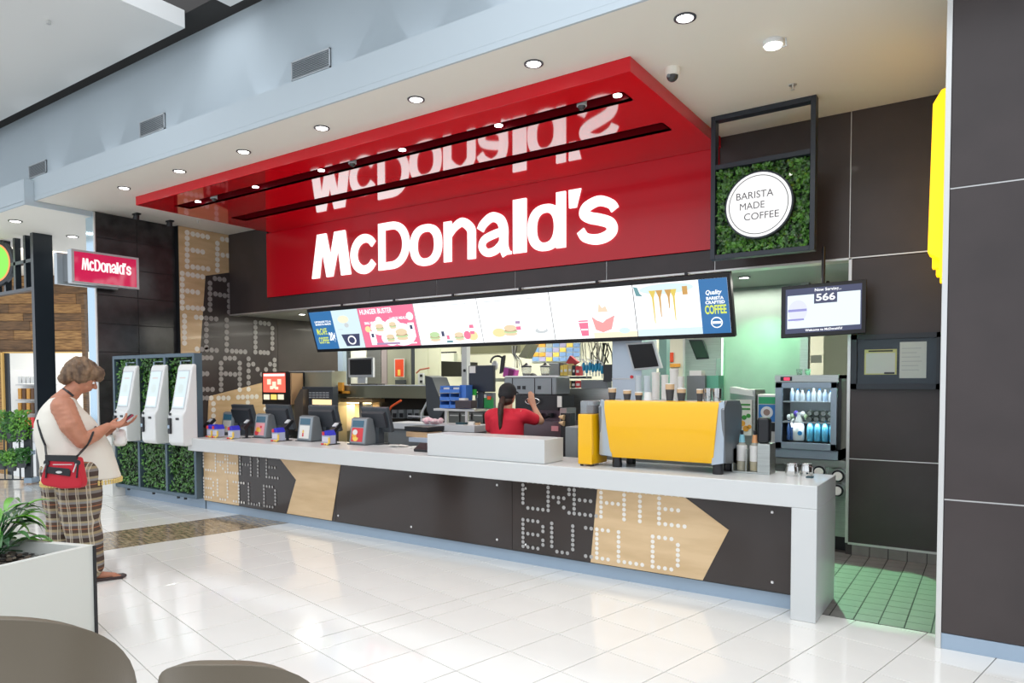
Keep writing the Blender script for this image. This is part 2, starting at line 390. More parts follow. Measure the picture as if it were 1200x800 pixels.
MB().box(CX1, CX1+.008, CY0-.008, CY1, CZ-.001, 3.756).build('side_fascia', red_board, cn)
MB().box(CX0-.008, CX0, CY0-.008, CY1, CZ-.001, 3.756).build('side_fascia', red_board, cn)
for a, b in SL:
    q = MB().box(SX0, SX1, a-.012, a, CZ+.0, CZ+.14); q.box(SX0, SX1, b, b+.012, CZ+.0, CZ+.14); q.box(SX0, SX1, a, b, CZ+.14, CZ+.15)
    q.box(SX0-.012, SX0, a, b, CZ+.0, CZ+.14); q.box(SX1, SX1+.012, a, b, CZ+.0, CZ+.14); q.build('light_slot', red_dark, cn)
def downlight(x, y, z, label, r=.062, e=14, col=(1, .96, .9), grp='downlights in the cream ceiling', recess=False, size=1.9):
    t = thing('downlight', label, 'light', (x, y, z), grp)
    MB().lathe((x, y, z-.006), [(r, .006), (r*1.12, .006), (r*1.12, 0), (r*.86, -.001), (r*.80, .004)], 24).build('trim_ring', mat('lamp_ring', (.12, .13, .15), .3, .8), t)
    MB().cyl((x, y, z-.0065), (x, y, z-.0035), r*.8, n=24).build('lens', lamp_em, t)
    if e:
        l = lamp('SPOT', (x, y, z-.02), e, col, spot_size=size, spot_blend=.6, shadow_soft_size=.05); l.parent = t; l.location = (0, 0, -.02)
    return t
DL = [(-1.622, 'nearest and rightmost'), (-2.74, 'second from the right'), (-3.858, 'third from the right'), (-4.98, 'fourth from the right'), (-6.12, 'fifth from the right, middle of the row'),
      (-7.245, 'second from the left'), (-8.399, 'leftmost of the row')]
for x, d in DL: downlight(x, 4.305, 3.755, 'round downlight in front of the red canopy, '+d, e=16)
for i, x in enumerate((-2.42, -3.54, -4.66, -5.80, -6.9, -8.03)):
    nm = ['the rightmost one', 'second from the right', 'third from the right', 'third from the left', 'second from the left', 'leftmost'][i]
    t = thing('slot_spotlight', 'small spotlight inside the front slot of the red canopy, '+nm, 'light', (x, 5.0, 3.70), 'spotlights in the canopy slot')
    MB().cyl((x, 5.0, 3.79), (x, 5.0, 3.69), .035, n=16).build('lamp_body', red_dark, t); MB().cyl((x, 5.0, 3.69), (x, 5.0, 3.682), .034, n=16).build('lens', lamp_em, t)
    l = lamp('SPOT', (x, 5.0, 3.67), 9, (1, .9, .85), spot_size=2.3, spot_blend=.6, shadow_soft_size=.03); l.parent = t; l.location = (0, 0, -.03)
for px, py, nm in ((678, 122, 'right'), (410, 191, 'middle'), (243, 231, 'left')):
    p = atz(px, py, 3.66); p.y = 4.97
    t = thing('dome_camera', 'tiny dome camera in the front slot of the red canopy, the %s one' % nm, 'camera', p)
    MB().cyl((p.x, p.y, 3.795), p, .04, n=16).build('base', lt_grey, t); MB().ball(p, .032, n=12).build('dome', mat('smoked_dome', (.05, .05, .05), .05), t)
p = atz(788, 80, 3.755); t = thing('dome_camera', 'white and black dome security camera on the ceiling right of the red canopy', 'camera', (p.x, p.y, 3.66))
MB().lathe((p.x, p.y, 3.70), [(.05, .0), (.055, .02), (.055, .055)], 20).build('base', cream, t, smooth=True); MB().ball((p.x, p.y, 3.70), .042, n=16).build('dome', mat('smoked_dome', (0, 0, 0)), t, smooth=True)
MB().cyl((p.x-.012, p.y-.035, 3.695), (p.x-.012, p.y-.046, 3.69), .012, n=10).build('lens', mid_grey, t)
p = atz(906, 48, 3.755); t = thing('spotlight', 'bright adjustable spotlight on the cream ceiling above the coffee sign', 'light', (p.x, p.y, 3.72))
MB().lathe((p.x, p.y, 3.725), [(.062, 0), (.066, .01), (.066, .03)], 20).build('housing', white_pl, t); MB().cyl((p.x, p.y, 3.723), (p.x, p.y, 3.715), .052, n=20).build('lens', lamp_em, t)
MB().tube([(p.x+.08, p.y, 3.755), (p.x+.085, p.y, 3.70), (p.x+.06, p.y, 3.70)], .005).build('bracket', lt_grey, t)
l = lamp('SPOT', (p.x, p.y, 3.70), 22, (1, .98, .95), spot_size=2.6, spot_blend=.8, shadow_soft_size=.05); l.parent = t; l.location = (0, 0, -.03)
for px, py, nm in ((929, 99, 'near the top of the coffee sign frame'), (232, 258, 'at the left end of the red canopy')):
    p = atz(px, py, 3.755); t = thing('sprinkler', 'small ceiling sprinkler head '+nm, 'sprinkler', (p.x, p.y, 3.72))
    MB().cyl((p.x, p.y, 3.755), (p.x, p.y, 3.748), .03, n=14).build('escutcheon', alu, t); MB().cyl((p.x, p.y, 3.748), (p.x, p.y, 3.715), .007, n=8).cyl((p.x, p.y, 3.716), (p.x, p.y, 3.713), .016, n=10).build('nozzle', alu, t)
for i, (px, py) in enumerate(((160, 250), (199, 258.5))):
    p = atz(px, py, 3.755); t = thing('track_spot', 'small black spotlight on the ceiling above the dark tower, %s of two' % ('left' if i == 0 else 'right'), 'light', (p.x, p.y, 3.68))
    box('bracket', black, p.x-.06, p.x+.06, p.y-.03, p.y+.03, 3.735, 3.755, t); MB().cyl((p.x, p.y, 3.735), (p.x-.02, p.y, 3.68), .035, .04).build('lamp_body', black, t)

# ================================================================ CEILING, BULKHEAD, UPPER WALL
cl = MB().box(-9.9, 3, 3.99, 4.59, 3.756, 3.80).box(-9.9, CX0-.008, 4.59, 8.9, 3.756, 3.8).box(CX1+.008, 3, 4.59, 6.7, 3.756, 3.8).build('ceiling', cream); structure(cl)
structure(MB().box(CX0-.008, CX1+.008, 4.60, 6.7, 3.82, 3.84).build('ceiling', black))
structure(MB().box(-9.9, 3, 3.97, 3.989, 3.756, 3.801).box(-9.9, 3, 3.97, 4.6, 3.802, 4.04).build('trim_1', cool_white))
structure(MB().box(-22, -9.93, 3.88, 13.5, 3.69, 3.72).build('ceiling', cream))
structure(MB().box(-22, -9.93, 3.86, 3.878, 3.69, 3.73).box(-22, -9.93, 3.86, 4.6, 3.735, 4.0).box(-9.928, -9.905, 3.86, 7, 3.69, 4.0).build('trim_2', cool_white))
up = structure(MB().box(-22, 3, 4.60, 4.65, 3.86, 5.75).build('wall_upper', cool_white))
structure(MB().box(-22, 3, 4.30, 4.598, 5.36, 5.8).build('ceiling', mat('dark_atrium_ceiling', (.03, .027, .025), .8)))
for a, nm in (((342, 74, 387, 57, 387, 80, 342, 95), 'largest, right one'), ((164, 144, 193, 135, 193, 152, 164, 161), 'middle one'), ((34, 190, 54, 186, 54, 209, 34, 213), 'leftmost, at the bulkhead corner')):
    x0 = aty(a[0], a[1], 4.59).x; x1 = aty(a[2], a[3], 4.59).x; z0, z1 = 4.44, 4.62
    t = thing('air_vent', 'grey slatted air vent on the pale blue upper wall, '+nm, 'vent', ((x0+x1)/2, 4.59, z0))
    box('backing', mid_grey, x0, x1, 4.592, 4.6, z0, z1, t)
    m = MB().box(x0, x1, 4.58, 4.60, z1-.01, z1).box(x0, x1, 4.58, 4.60, z0, z0+.01).box(x0, x0+.01, 4.58, 4.60, z0, z1).box(x1-.01, x1, 4.58, 4.60, z0, z1); m.build('frame', lt_grey, t)
    n = 9
    for k in range(n): z = z0+.015+(z1-z0-.03)*(k+.5)/n; MB().obox(((x0+x1)/2, 4.588, z), ((x1-x0)/2-.008, 0, 0), (0, .006, .005), (0, -.0008, .001)).build('slat', lt_grey, t)
for px, py, nm in ((252, 126, 'right of the middle vent'), (58, 198, 'right of the left vent'), (31, 209, 'far left')):
    p = aty(px, py, 4.2); t = thing('uplight', 'tiny black uplight peeping over the bulkhead, '+nm, 'light', (p.x, 4.2, 4.04))
    MB().lathe((p.x, 4.2, 4.04), [(.03, 0), (.03, .05), (.035, .06), (.035, .09)], 12).build('lamp_body', black, t)
for x in (-3.2, -4.1, -5.1, -6.2, -8.0, -9.3, -10.8):
    lamp('SPOT', (x, 4.35, 4.10), 2.2, (.9, .93, 1), aim=(x+.1, 4.6, 5.0), spot_size=1.1, spot_blend=.3, shadow_soft_size=.02)
sp = thing('ceiling_raft', 'large white suspended ceiling raft at the upper left corner', 'ceiling raft', (-12, 2.5, 5.2))
box('raft_panel', mat('raft_white', (.78, .78, .76), .7), -22, -7.06, .5, 4.288, 5.2, 5.385, sp, bevel=.004)
MB().cyl(atz(57, 24, 5.2), atz(57, 24, 5.2)+Vector((0, 0, -.04)), .02, n=10).build('sprinkler_head', alu, sp)
p = atz(270, 8, 5.2); s2 = thing('ceiling_raft', 'white suspended ceiling raft whose corner tip shows at the top edge', 'ceiling raft', (p.x+2, p.y-1.5, 5.2))
box('raft_panel', _m['raft_white'], p.x, p.x+3.5, p.y-3, p.y, 5.2, 5.385, s2, bevel=.004)
p = aty(37, 124, 4.55); tag(box('bracket', black, p.x-.12, p.x+.12, 4.5, 4.6, p.z-.05, p.z+.05), 'small black box fitting under the white raft', 'fitting')
# ================================================================ LEFT WALL
wl = MB().box(-9.92, -9.785, 5.77, 8.79, 0, 3.76).build('wall_left', black); structure(wl)
LX = -9.77
def lw(cx, cy): v = atx(200+cx/3.478, 250+cy/3.478, LX); return v.y, v.z
LW = Face((LX, 0, 0), (0, 1, 0), (0, 0, 1))          # normal +X
def lwp(cx, cy): y, z = lw(cx, cy); return (y, z)
zt = 3.752
ta = lwp(142, 254); tb = lwp(120, 570); tc = (lwp(243, 242)[0], lwp(243, 242)[1])
LW.poly('plywood_panel', ply, [(5.775, 0.9), (tb[0], .9), tb, ta, (6.58, tc[1]), (6.58, zt), (5.775, zt)], off=-.012, th=.012, parent=wl)
yj = lw(436, 500)[0]
LW.poly('dark_panel', dark_panel, [(tb[0]+.004, .0), (yj-.003, .0), (yj-.003, zt), (6.585, zt), (6.585, tc[1]-.006), (ta[0]+.004, ta[1]-.006), (tb[0]+.004, tb[1])], off=-.014, th=.012, parent=wl)
LW.rect('dark_panel', dark_panel, yj+.003, 8.78, 0, zt, off=-.014, th=.012, parent=wl)
LW.poly('plywood_panel', ply, [lwp(155, 745), lwp(372, 690), lwp(398, 702), lwp(398, 860), lwp(150, 860)], off=-.001, th=.003, parent=wl)
dotm = mat('pale_grey_print', (.34, .32, .31), .5); dot_w = mat('pale_print_on_wood', (.88, .84, .76), .5)
def dots_mb(m, F, pts, r, off):
    for u, v in pts: m.prism([F.p(u+r*math.cos(a), v+r*math.sin(a), off) for a in [math.pi/4*k for k in range(8)]], F.n*.0012)
def stroke(x0, y0, x1, y1, n): return [(x0+(x1-x0)*i/max(1, n-1), y0+(y1-y0)*i/max(1, n-1)) for i in range(n)]
LS = [(67, 78, 67, 216, 7), (90, 84, 150, 96, 4), (90, 150, 130, 157, 3), (90, 218, 152, 226, 4), (210, 105, 230, 108, 2), (190, 122, 190, 232, 6), (212, 170, 233, 172, 2),
      (47, 244, 47, 385, 7), (70, 248, 130, 258, 4), (68, 316, 110, 322, 3), (70, 383, 130, 388, 4), (180, 265, 218, 270, 3), (160, 284, 160, 392, 6), (238, 292, 238, 402, 6), (182, 328, 220, 335, 3),
      (56, 418, 56, 528, 6), (104, 423, 185, 430, 5), (145, 450, 145, 545, 5), (107, 552, 187, 558, 5), (228, 434, 228, 558, 6), (250, 561, 303, 564, 4), (345, 444, 345, 565, 7), (366, 446, 400, 450, 3), (414, 468, 414, 550, 5), (366, 566, 396, 568, 3),
      (130, 588, 165, 588, 3), (130, 653, 148, 653, 2), (130, 717, 170, 717, 3), (130, 752, 165, 752, 3), (222, 590, 260, 590, 3), (205, 610, 205, 718, 6), (281, 610, 281, 718, 6), (224, 653, 262, 656, 3),
      (317, 592, 317, 716, 6), (336, 614, 372, 656, 3), (388, 636, 405, 614, 2), (423, 597, 423, 660, 4), (195, 752, 235, 752, 3), (275, 749, 350, 746, 5), (174, 775, 174, 850, 4), (314, 770, 314, 850, 4), (385, 745, 385, 850, 5)]
def on_wood(x, y):
    return (x < 243 and y < 246) or (y < 572 and x < 142-(y-254)*.07) or (155 < x < 400 and y > 745-(x-155)*.254)
for wood_, mt_ in ((True, dot_w), (False, dotm)):
    m = MB()
    for s_ in LS: dots_mb(m, LW, [lwp(*q) for q in stroke(*s_) if on_wood(*q) == wood_], .040, .0025)
    m.build('dot_lettering', mt_, wl, kind='stuff')
# tower clad in dark stone tiles
tw = MB().box(-10.09, -9.875, 4.67, 5.765, 0, 3.75).build('wall_tower', black); structure(tw)
zs = [0.0, .38, .76, 1.14, 1.52, 1.9, 2.28, 2.66, 3.04, 3.42, 3.755]
for a, b in zip(zs, zs[1:]):
    for c, d in ((4.665, 5.215), (5.215, 5.77)):
        box('stone_tile', tower_tile, -9.875, -9.862, c+.003, d-.003, a+.003, b-.003, tw, bevel=.002, seg=1)
box('mirror_strip', mat('sky_mirror_steel', (.55, .72, .85), .12, .9), -10.09, -9.9, 4.655, 4.67, 0, 3.75, tw); box('corner_trim', alu, -9.9, -9.862, 4.655, 4.668, 0, 3.75, tw)
tag(box('pedestal', white, -9.9, -9.47, 4.62, 4.9, 0, .78, bevel=.004), 'low white pedestal between the woman and the kiosk frame', 'pedestal')
# ================================================================ COUNTER
ct = thing('counter', 'long white topped service counter with dark and plywood front panels', 'counter', (-4.3, 4.9, 0))
m = MB().box(-7.65, -.87, 4.58, 5.20, .705, .85).build('worktop', solid, ct, bevel=.006)
MB().box(-1.02, -.87, 4.58, 5.20, 0, .706).build('end_panel', solid, ct, bevel=.006)
box('body', black, -7.62, -1.03, 4.762, 5.15, .10, .71, ct)
box('kickboard', steel_blue, -7.62, -1.03, 4.785, 4.80, 0, .125, ct); structure(box('baseboard_left', steel_blue, -9.55, -7.65, 4.785, 4.80, 0, .125))
CF = Face((0, 4.742, 0), (1, 0, 0), (0, 0, 1))
z0, z1 = .112, .706
for a, b in ((-6.93, -5.35), (-5.35, -3.236), (-3.236, -1.03)):
    CF.rect('dark_panel', dark_panel_gloss, a+.002, b-.002, z0, z1, off=-.022, th=.02, parent=ct)
CF.rect('plywood_panel', ply, -7.60, -6.934, z0, z1, off=-.02, th=.02, parent=ct)
CF.poly('plywood_panel', ply, [(-6.10, z0), (-5.41, z0), (-5.265, z1), (-6.23, z1), (-5.943, .478)], off=0, th=.003, parent=ct)
CF.poly('plywood_panel', ply, [(-2.51, z0), (-1.635, z0), (-1.457, .483), (-1.81, z1), (-2.45, z1)], off=0, th=.003, parent=ct)
DF = {'C': ['01111', '10000', '10000', '10000', '10000', '10000', '01111'], 'R': ['11110', '10001', '10001', '11110', '10100', '10010', '10001'], 'E': ['10000', '10000', '10000', '11110', '10000', '10000', '11111'],
      'A': ['10001', '10001', '10001', '11111', '10001', '10001', '10001'], 'T': ['00100']*7, 'B': ['11110', '10001', '10001', '11110', '10001', '10001', '11110'],
      'U': ['10001']*6+['01110'], 'I': ['00100']*7, 'L': ['10000']*6+['11111'], 'D': ['11110', '10001', '10001', '10001', '10001', '10001', '11110']}
def dotword(m, ch, u0, du, z, dz, r, zc=(.115, .70), F=CF, off=.0035):
    for j, row in enumerate(DF[ch]):
        for i, b in enumerate(row):
            v = z-j*dz
            if b == '1' and zc[0] < v < zc[1]: dots_mb(m, F, [(u0+i*du, v)], r, off)
DF['E'][0] = '11111'; DF['J'] = ['11111', '00100', '00100', '00100', '00100', '00100', '11111']; DF['T'][0] = '11111'
pr_dark, pr_wood = mat('counter_dot_print', (.42, .41, .40), .4), mat('counter_dot_print_on_wood', (.86, .82, .76), .4)
for sh_, r_, wood in ((0, .0155, lambda u: u > -2.46), (-4.47, .0145, lambda u: u < -6.94)):
    for word, z_ in (((('C', -3.126), ('R', -2.887), ('E', -2.652), ('A', -2.421), ('T', -2.20), ('E', -1.957)), .690), ((('B', -3.126), ('U', -2.854), ('J', -2.551), ('L', -2.275), ('D', -2.005)), .372)):
        for ch_, u_ in word:
            u_ += sh_
            if ch_ == 'J' and sh_ == 0:
                for md, cond in ((pr_dark, lambda u: u < -2.48), (pr_wood, lambda u: u >= -2.48)):
                    m = MB(); dots_mb(m, CF, [(u_+i*.0475, z_-j*.0363) for j, row in enumerate(DF['J']) for i, b in enumerate(row) if b == '1' and z_-j*.0363 > .13 and cond(u_+i*.0475)], r_, .0035); m.build('dot_letter', md, ct, kind='stuff')
                continue
            m = MB(); dotword(m, ch_, u_, .0475, z_, .0363, r_); m.build('dot_letter', pr_wood if wood(u_) else pr_dark, ct, kind='stuff')
bm_ = mat('chrome_cap', (.8, .8, .8), .15, .9)
for px, py in ((582.5, 568), (582.5, 632), (616, 572), (616, 638), (481, 558), (396.5, 604), (304, 589.5), (303, 540), (905, 600), (905, 682), (482, 617)):
    p = aty(px, py, 4.742); MB().lathe(p, [(.011, 0), (.011, .003), (.007, .007)], 12, ax=(0, -1, 0)).build('bolt', bm_, ct)
tag(MB().box(-4.06, -2.86, 4.64, 4.93, .852, 1.04).build('raised_shelf', solid, bevel=.004), 'raised white box ledge standing on the middle of the counter', 'shelf')

# ================================================================ IVY helper
leaf_g = mat('ivy_green', (.010, .040, .014), .35, noise_=.75, nscale=16, col2=(.10, .30, .035), coat=.3)
def foliage(m, F, u0, u1, v0, v1, n, s, off=.0, depth=.05, skip=None):
    for _ in range(n):
        u = random.uniform(u0, u1); v = random.uniform(v0, v1)
        if skip and skip(u, v): continue
        sc = s*random.uniform(.6, 1.2); a = random.uniform(0, 6.28); o = off+random.uniform(0, depth)
        c = F.p(u, v, o); t = random.uniform(-.7, .7); t2 = random.uniform(-.8, .5)
        ax = (F.x*math.cos(a)+F.y*math.sin(a)); ay = F.n.cross(ax); ax = (ax*math.cos(t)+F.n*math.sin(t)); ay = (ay*math.cos(t2)+F.n*math.sin(t2))
        nn = ax.cross(ay)
        m.add([c-ax*sc, c-ax*.3*sc+ay*.6*sc+nn*.15*sc, c+ax*.15*sc+ay*.3*sc, c+ax*sc, c+ax*.15*sc-ay*.3*sc, c-ax*.3*sc-ay*.6*sc+nn*.15*sc], [(0, 1, 2, 4, 5), (2, 3, 4)])

# ================================================================ KIOSKS
KY = 4.66
kf = thing('kiosk_frame', 'blue grey steel frame planted with ivy holding three order terminals', 'planter frame', (-8.52, 4.7, .14))
fb = mat('kiosk_frame_metal', (.10, .15, .19), .4, .4)
KX = [-9.46, -8.88, -8.25, -7.64]
for x in KX: box('post', fb, x-.022, x+.022, KY, KY+.10, .13, 1.83, kf, bevel=.003)
for z in (.15, .76, 1.81):
    for a, b in zip(KX, KX[1:]): box('rail', fb, a+.022, b-.022, KY, KY+.10, z-.022, z+.022, kf, bevel=.003)
box('back_panel', mat('frame_backing', (.012, .02, .012), .8), KX[0], KX[3], KY+.09, KY+.10, .15, 1.81, kf)
KFc = Face((0, KY+.085, 0), (1, 0, 0), (0, 0, 1))
m = MB()
for a, b in zip(KX, KX[1:]):
    foliage(m, KFc, a+.02, b-.02, .17, .74, 750, .024, depth=.075)
    foliage(m, KFc, a+.02, b-.02, .78, 1.79, 1000, .026, depth=.07)
m.build('ivy', leaf_g, kf, kind='stuff')
for x in (-9.2, -8.6, -8.05, -7.9): MB().cyl((x, 4.69, .13), (x, 4.69, .10), .018, n=10).build('foot', black, kf)
for a, b in zip(KX, KX[1:]):     # pale hoop behind each terminal
    pass
scr = mat('kiosk_screen', (.1, .1, .1), .1, emit=.8, ecol=(.62, .76, .80), noise_=0)
def kiosk(x, label):
    t = thing('order_kiosk', label, 'kiosk', (x, 4.55, .76), 'self order kiosks')
    w = .148; prof = [(4.50, .76), (4.47, .80), (4.47, 1.12), (4.505, 1.17), (4.60, 1.66), (4.62, 1.70), (4.66, 1.70), (4.66, .76)]
    MB().prism([(x-w, y, z) for y, z in prof], (2*w, 0, 0)).build('body', white_pl, t, bevel=.018, seg=3)
    d = Vector((0, .095, .49)).normalized(); F = Face((x-w, 4.505, 1.17), (1, 0, 0), d)
    F.rect('bezel', lt_grey, .025, 2*w-.025, .015, .47, off=.0, th=.004, parent=t)
    sc = F.rect('screen', scr, .04, 2*w-.04, .03, .455, off=.004, th=.002, parent=t)
    F.rect('screen_picture', emis('kiosk_pink', (.88, .74, .74), .95), .06, 2*w-.06, .05, .15, off=.0065, th=.001, parent=t)
    F.disc('screen_picture', emis('kiosk_teal', (.58, .68, .68), .9), w, .25, .055, off=.0065, th=.001, parent=t)
    F.rect('screen_picture', emis('kiosk_dim', (.60, .52, .5), .9), w-.06, w+.06, .37, .385, off=.0065, th=.001, parent=t)
    P_ = Face((x-w, 4.47, .76), (1, 0, 0), (0, 0, 1))
    box('card_reader', black, x-.12, x-.065, 4.445, 4.47, .90, 1.08, t, bevel=.008); box('reader_screen', steel_blue, x-.112, x-.073, 4.441, 4.446, .96, 1.0, t)
    box('scanner_window', black, x+.02, x+.08, 4.464, 4.471, 1.06, 1.085, t); box('scanner_window', black, x-.115, x-.075, 4.46, 4.471, 1.11, 1.14, t, bevel=.004)
    MB().tube([(x-.2, 4.67, .9), (x-.2, 4.67, 1.74), (x+.0, 4.67, 1.74)], .008).build('hoop', steel_blue, t)
for p, l in (((149, 500), 'white self order kiosk nearest the woman, her hands in front of it'), ((182, 500), 'white self order kiosk in the middle of the ivy frame'), ((214, 500), 'white self order kiosk beside the left end of the counter')):
    kiosk(aty(p[0], p[1], 4.56).x, l)

# ================================================================ MENU SCREENS
MT, MBt = Vector((0, 6.35, 2.455)), Vector((0, 6.52, 1.905)); md_ = (MT-MBt); MH = md_.length; mu = md_.normalized()
X0m, X1m = -7.69, -1.962; MW = (X1m-X0m)/6
WH = emis('menu_white', (.96, .98, 1), 1.05)
def em(n, c, s=.85): return emis('menu_'+n, c, s)
blue, pink, lime = em('blue', (.03, .17, .42)), em('pink', (.93, .20, .34)), em('lime', (.75, .85, .10))
bun, lettuce, cyan, tan, fry = em('bun', (.85, .68, .45)), em('lettuce', (.55, .75, .40)), em('cyan', (.70, .87, .93)), em('meat', (.50, .32, .20)), em('fry', (.95, .80, .40))
navy, txt, pale = em('navy', (.05, .06, .13)), em('grey_text', (.62, .66, .68)), em('cream', (.98, .88, .66))
gold, brn, dteal = em('gold', (.78, .60, .12)), em('syrup', (.62, .35, .10)), em('teal', (.15, .33, .36))
def burger(F, t, u, v, s, top=bun):
    F.disc('picture', bun, u, v-.28*s, .55*s, .14*s, off=.003, parent=t); F.disc('picture', lettuce, u, v-.10*s, .62*s, .12*s, off=.004, parent=t)
    F.disc('picture', tan, u, v, .55*s, .10*s, off=.005, parent=t); F.disc('picture', top, u, v+.18*s, .55*s, .24*s, off=.006, parent=t)
names = ['blue and white menu screen with a coffee cup, leftmost of the row', 'pink menu screen of meal deals headed HUNGER BUSTER', 'white menu screen of burgers, right of the pink one', 'white menu screen with one burger left of centre and a small bowl', 'white menu screen with pink drink cup and yellow strip', 'menu screen with dripping syrups and blue coffee panel, rightmost of the row']
mscr = []
for k in range(6):
    xa = X0m+MW*k; F = Face(Vector((xa, MBt.y, MBt.z)), (1, 0, 0), mu); t = thing('menu_screen', names[k], 'screen', (xa+MW/2, 6.45, 1.9), 'menu screens over the counter'); mscr.append(t)
    F.rect('casing', black, 0, MW, -.01, MH+.012, off=-.06, th=.06, parent=t, bevel=.002)
    b = .032; F.rect('display', WH if k else cyan, .004 if k else .03, MW-(.004 if k < 5 else .03), b, MH-b, off=0, th=.002, parent=t)
    w, h = MW, MH
    if k == 0:
        F.rect('picture', blue, .03, .46, b, h-b, off=.0025, parent=t); F.text('UPGRADE TO A\nBARISTA MADE', WH, .10, .42, .36, .42, off=.005, parent=t, bold=.02)
        F.text('McCAFE\nCOFFEE', lime, .10, .30, .11, .32, off=.005, bold=.015, parent=t); F.text('20¢', WH, .32, .44, .12, .26, off=.005, bold=.03, parent=t)
        F.poly('picture', navy, [(.62, .06), (.86, .06), (.90, .22), (.56, .22)], off=.004, parent=t); F.disc('picture', WH, .74, .14, .075, .06, off=.006, parent=t); F.disc('picture', navy, .74, .14, .055, .042, off=.008, parent=t)
        F.disc('picture', pale, .66, .42, .10, .05, off=.004, parent=t); F.disc('picture', txt, .70, .34, .04, .03, off=.004, parent=t); F.rect('picture', txt, .53, .62, .285, .292, off=.004, parent=t)
    if k == 1:
        F.rect('picture', pink, .004, w-.004, b, h-b, off=.0025, parent=t); F.text('HUNGER BUSTER', WH, .04, .60, h-.115, h-.05, off=.005, bold=.012, parent=t)
        F.text('SMALL MEALS', WH, .08, .28, .33, .365, off=.005, parent=t, bold=.02); F.text('LARGE MEALS', WH, .54, .82, .37, .405, off=.005, parent=t, bold=.02)
        F.disc('picture', WH, .34, .37, .055, .05, off=.0045, parent=t); F.disc('picture', WH, .87, .40, .055, .05, off=.0045, parent=t)
        for u, v, s in ((.33, .28, .15), (.48, .14, .15), (.56, .30, .13), (.68, .18, .22)):
            F.disc('picture', WH, u, v, s*1.05, s*.65, off=.0028, parent=t); burger(F, t, u, v, s*.8)
        for u, v in ((.18, .16), (.86, .24)): F.rect('picture', WH, u-.05, u+.05, v-.1, v+.08, off=.0029, parent=t); F.rect('picture', navy, u-.02, u+.02, v, v+.05, off=.006, parent=t)
        F.disc('picture', fry, .12, .27, .05, .04, off=.006, parent=t); F.rect('picture', em('mauve', (.45, .30, .50)), .22, .62, .060, .085, off=.005, parent=t); F.rect('picture', WH, .72, .90, .06, .075, off=.005, parent=t)
    if k in (2, 3):
        for u in ((.1, .42), (.55, .8)): F.rect('picture', txt, u[0], u[1], h-.082, h-.074, off=.003, parent=t)
        if k == 2:
            for i in range(3): F.rect('picture', em('faint', (.86, .90, .90)), .1, .36, h-.13-.03*i, h-.124-.03*i, off=.003, parent=t)
            burger(F, t, .25, .13, .14, top=lettuce); F.rect('picture', navy, .36, .40, .13, .19, off=.004, parent=t); F.rect('picture', pink, .43, .47, .09, .14, off=.004, parent=t); F.rect('picture', dteal, .42, .51, .05, .075, off=.004, parent=t)
            burger(F, t, .62, .12, .12); F.disc('picture', pink, .74, .13, .05, .05, off=.004, parent=t); F.disc('picture', fry, .82, .12, .07, .055, off=.003, parent=t); F.rect('picture', pink, .79, .85, .14, .175, off=.004, parent=t); F.rect('picture', pink, .79, .85, .21, .25, off=.004, parent=t)
        else:
            burger(F, t, .40, .16, .15); F.disc('picture', fry, .24, .14, .09, .05, off=.003, parent=t); F.rect('picture', pink, .48, .54, .16, .20, off=.004, parent=t); F.rect('picture', em('mauve', (0, 0, 0)), .48, .54, .23, .26, off=.004, parent=t)
            F.disc('picture', txt, .80, .14, .08, .03, off=.004, parent=t); F.disc('picture', WH, .81, .155, .05, .018, off=.0065, parent=t); F.rect('picture', em('faint', (0, 0, 0)), .55, .82, h-.13, h-.12, off=.003, parent=t)
    if k == 4:
        F.text('DRINKS & DESSERTS', txt, .05, .42, h-.085, h-.06, off=.003, parent=t); F.rect('picture', pale, .47, w-.004, b, .088, off=.0035, parent=t)
        F.poly('picture', pink, [(.33, .06), (.41, .06), (.42, .20), (.31, .20)], off=.004, parent=t); F.rect('picture', WH, .33, .41, .12, .135, off=.0065, parent=t); F.rect('picture', pink, .31, .42, .21, .225, off=.004, parent=t)
        F.poly('picture', em('coral', (.95, .38, .38)), [(.50, .12), (.58, .09), (.68, .12), (.73, .26), (.63, .22), (.59, .19), (.52, .22), (.47, .26)], off=.005, parent=t)
        F.poly('picture', em('peach', (.98, .70, .52)), [(.55, .30), (.66, .30), (.64, .36), (.60, .34), (.57, .39)], off=.004, parent=t); F.disc('picture', cyan, .82, .10, .06, .03, off=.005, parent=t)
        F.rect('picture', em('faint', (0, 0, 0)), .25, .36, .29, .297, off=.003, parent=t); F.rect('picture', em('faint', (0, 0, 0)), .08, .30, .045, .055, off=.003, parent=t)
    if k == 5:
        F.rect('picture', blue, .66, w-.03, b, h-b, off=.0025, parent=t); F.rect('picture', cyan, .01, .66, b, .10, off=.0025, parent=t); F.disc('picture', cyan, .34, h-.09, .27, .05, off=.003, parent=t)
        F.poly('picture', dteal, [(.01, h-.05), (.05, h-.06), (.07, h-.12), (.10, h-.15), (.03, h-.14)], off=.004, parent=t)
        for u, c, l in ((.20, gold, .30), (.27, brn, .24), (.36, brn, .16), (.41, gold, .28)):
            F.poly('picture', c, [(u-.035, h-.10), (u+.035, h-.10), (u+.012, h-.17), (u+.004, h-.12-l), (u-.004, h-.12-l), (u-.008, h-.17)], off=.005, parent=t)
        F.rect('picture', brn, .50, .55, h-.16, h-.08, off=.004, parent=t)
        F.text('Quality', WH, .72, .87, .385, .44, off=.005, bold=.02, parent=t, shear=.3); F.text('BARISTA\nCRAFTED', WH, .71, .89, .31, .378, off=.005, bold=.03, parent=t); F.text('COFFEE', lime, .70, .90, .215, .30, off=.005, bold=.03, parent=t)
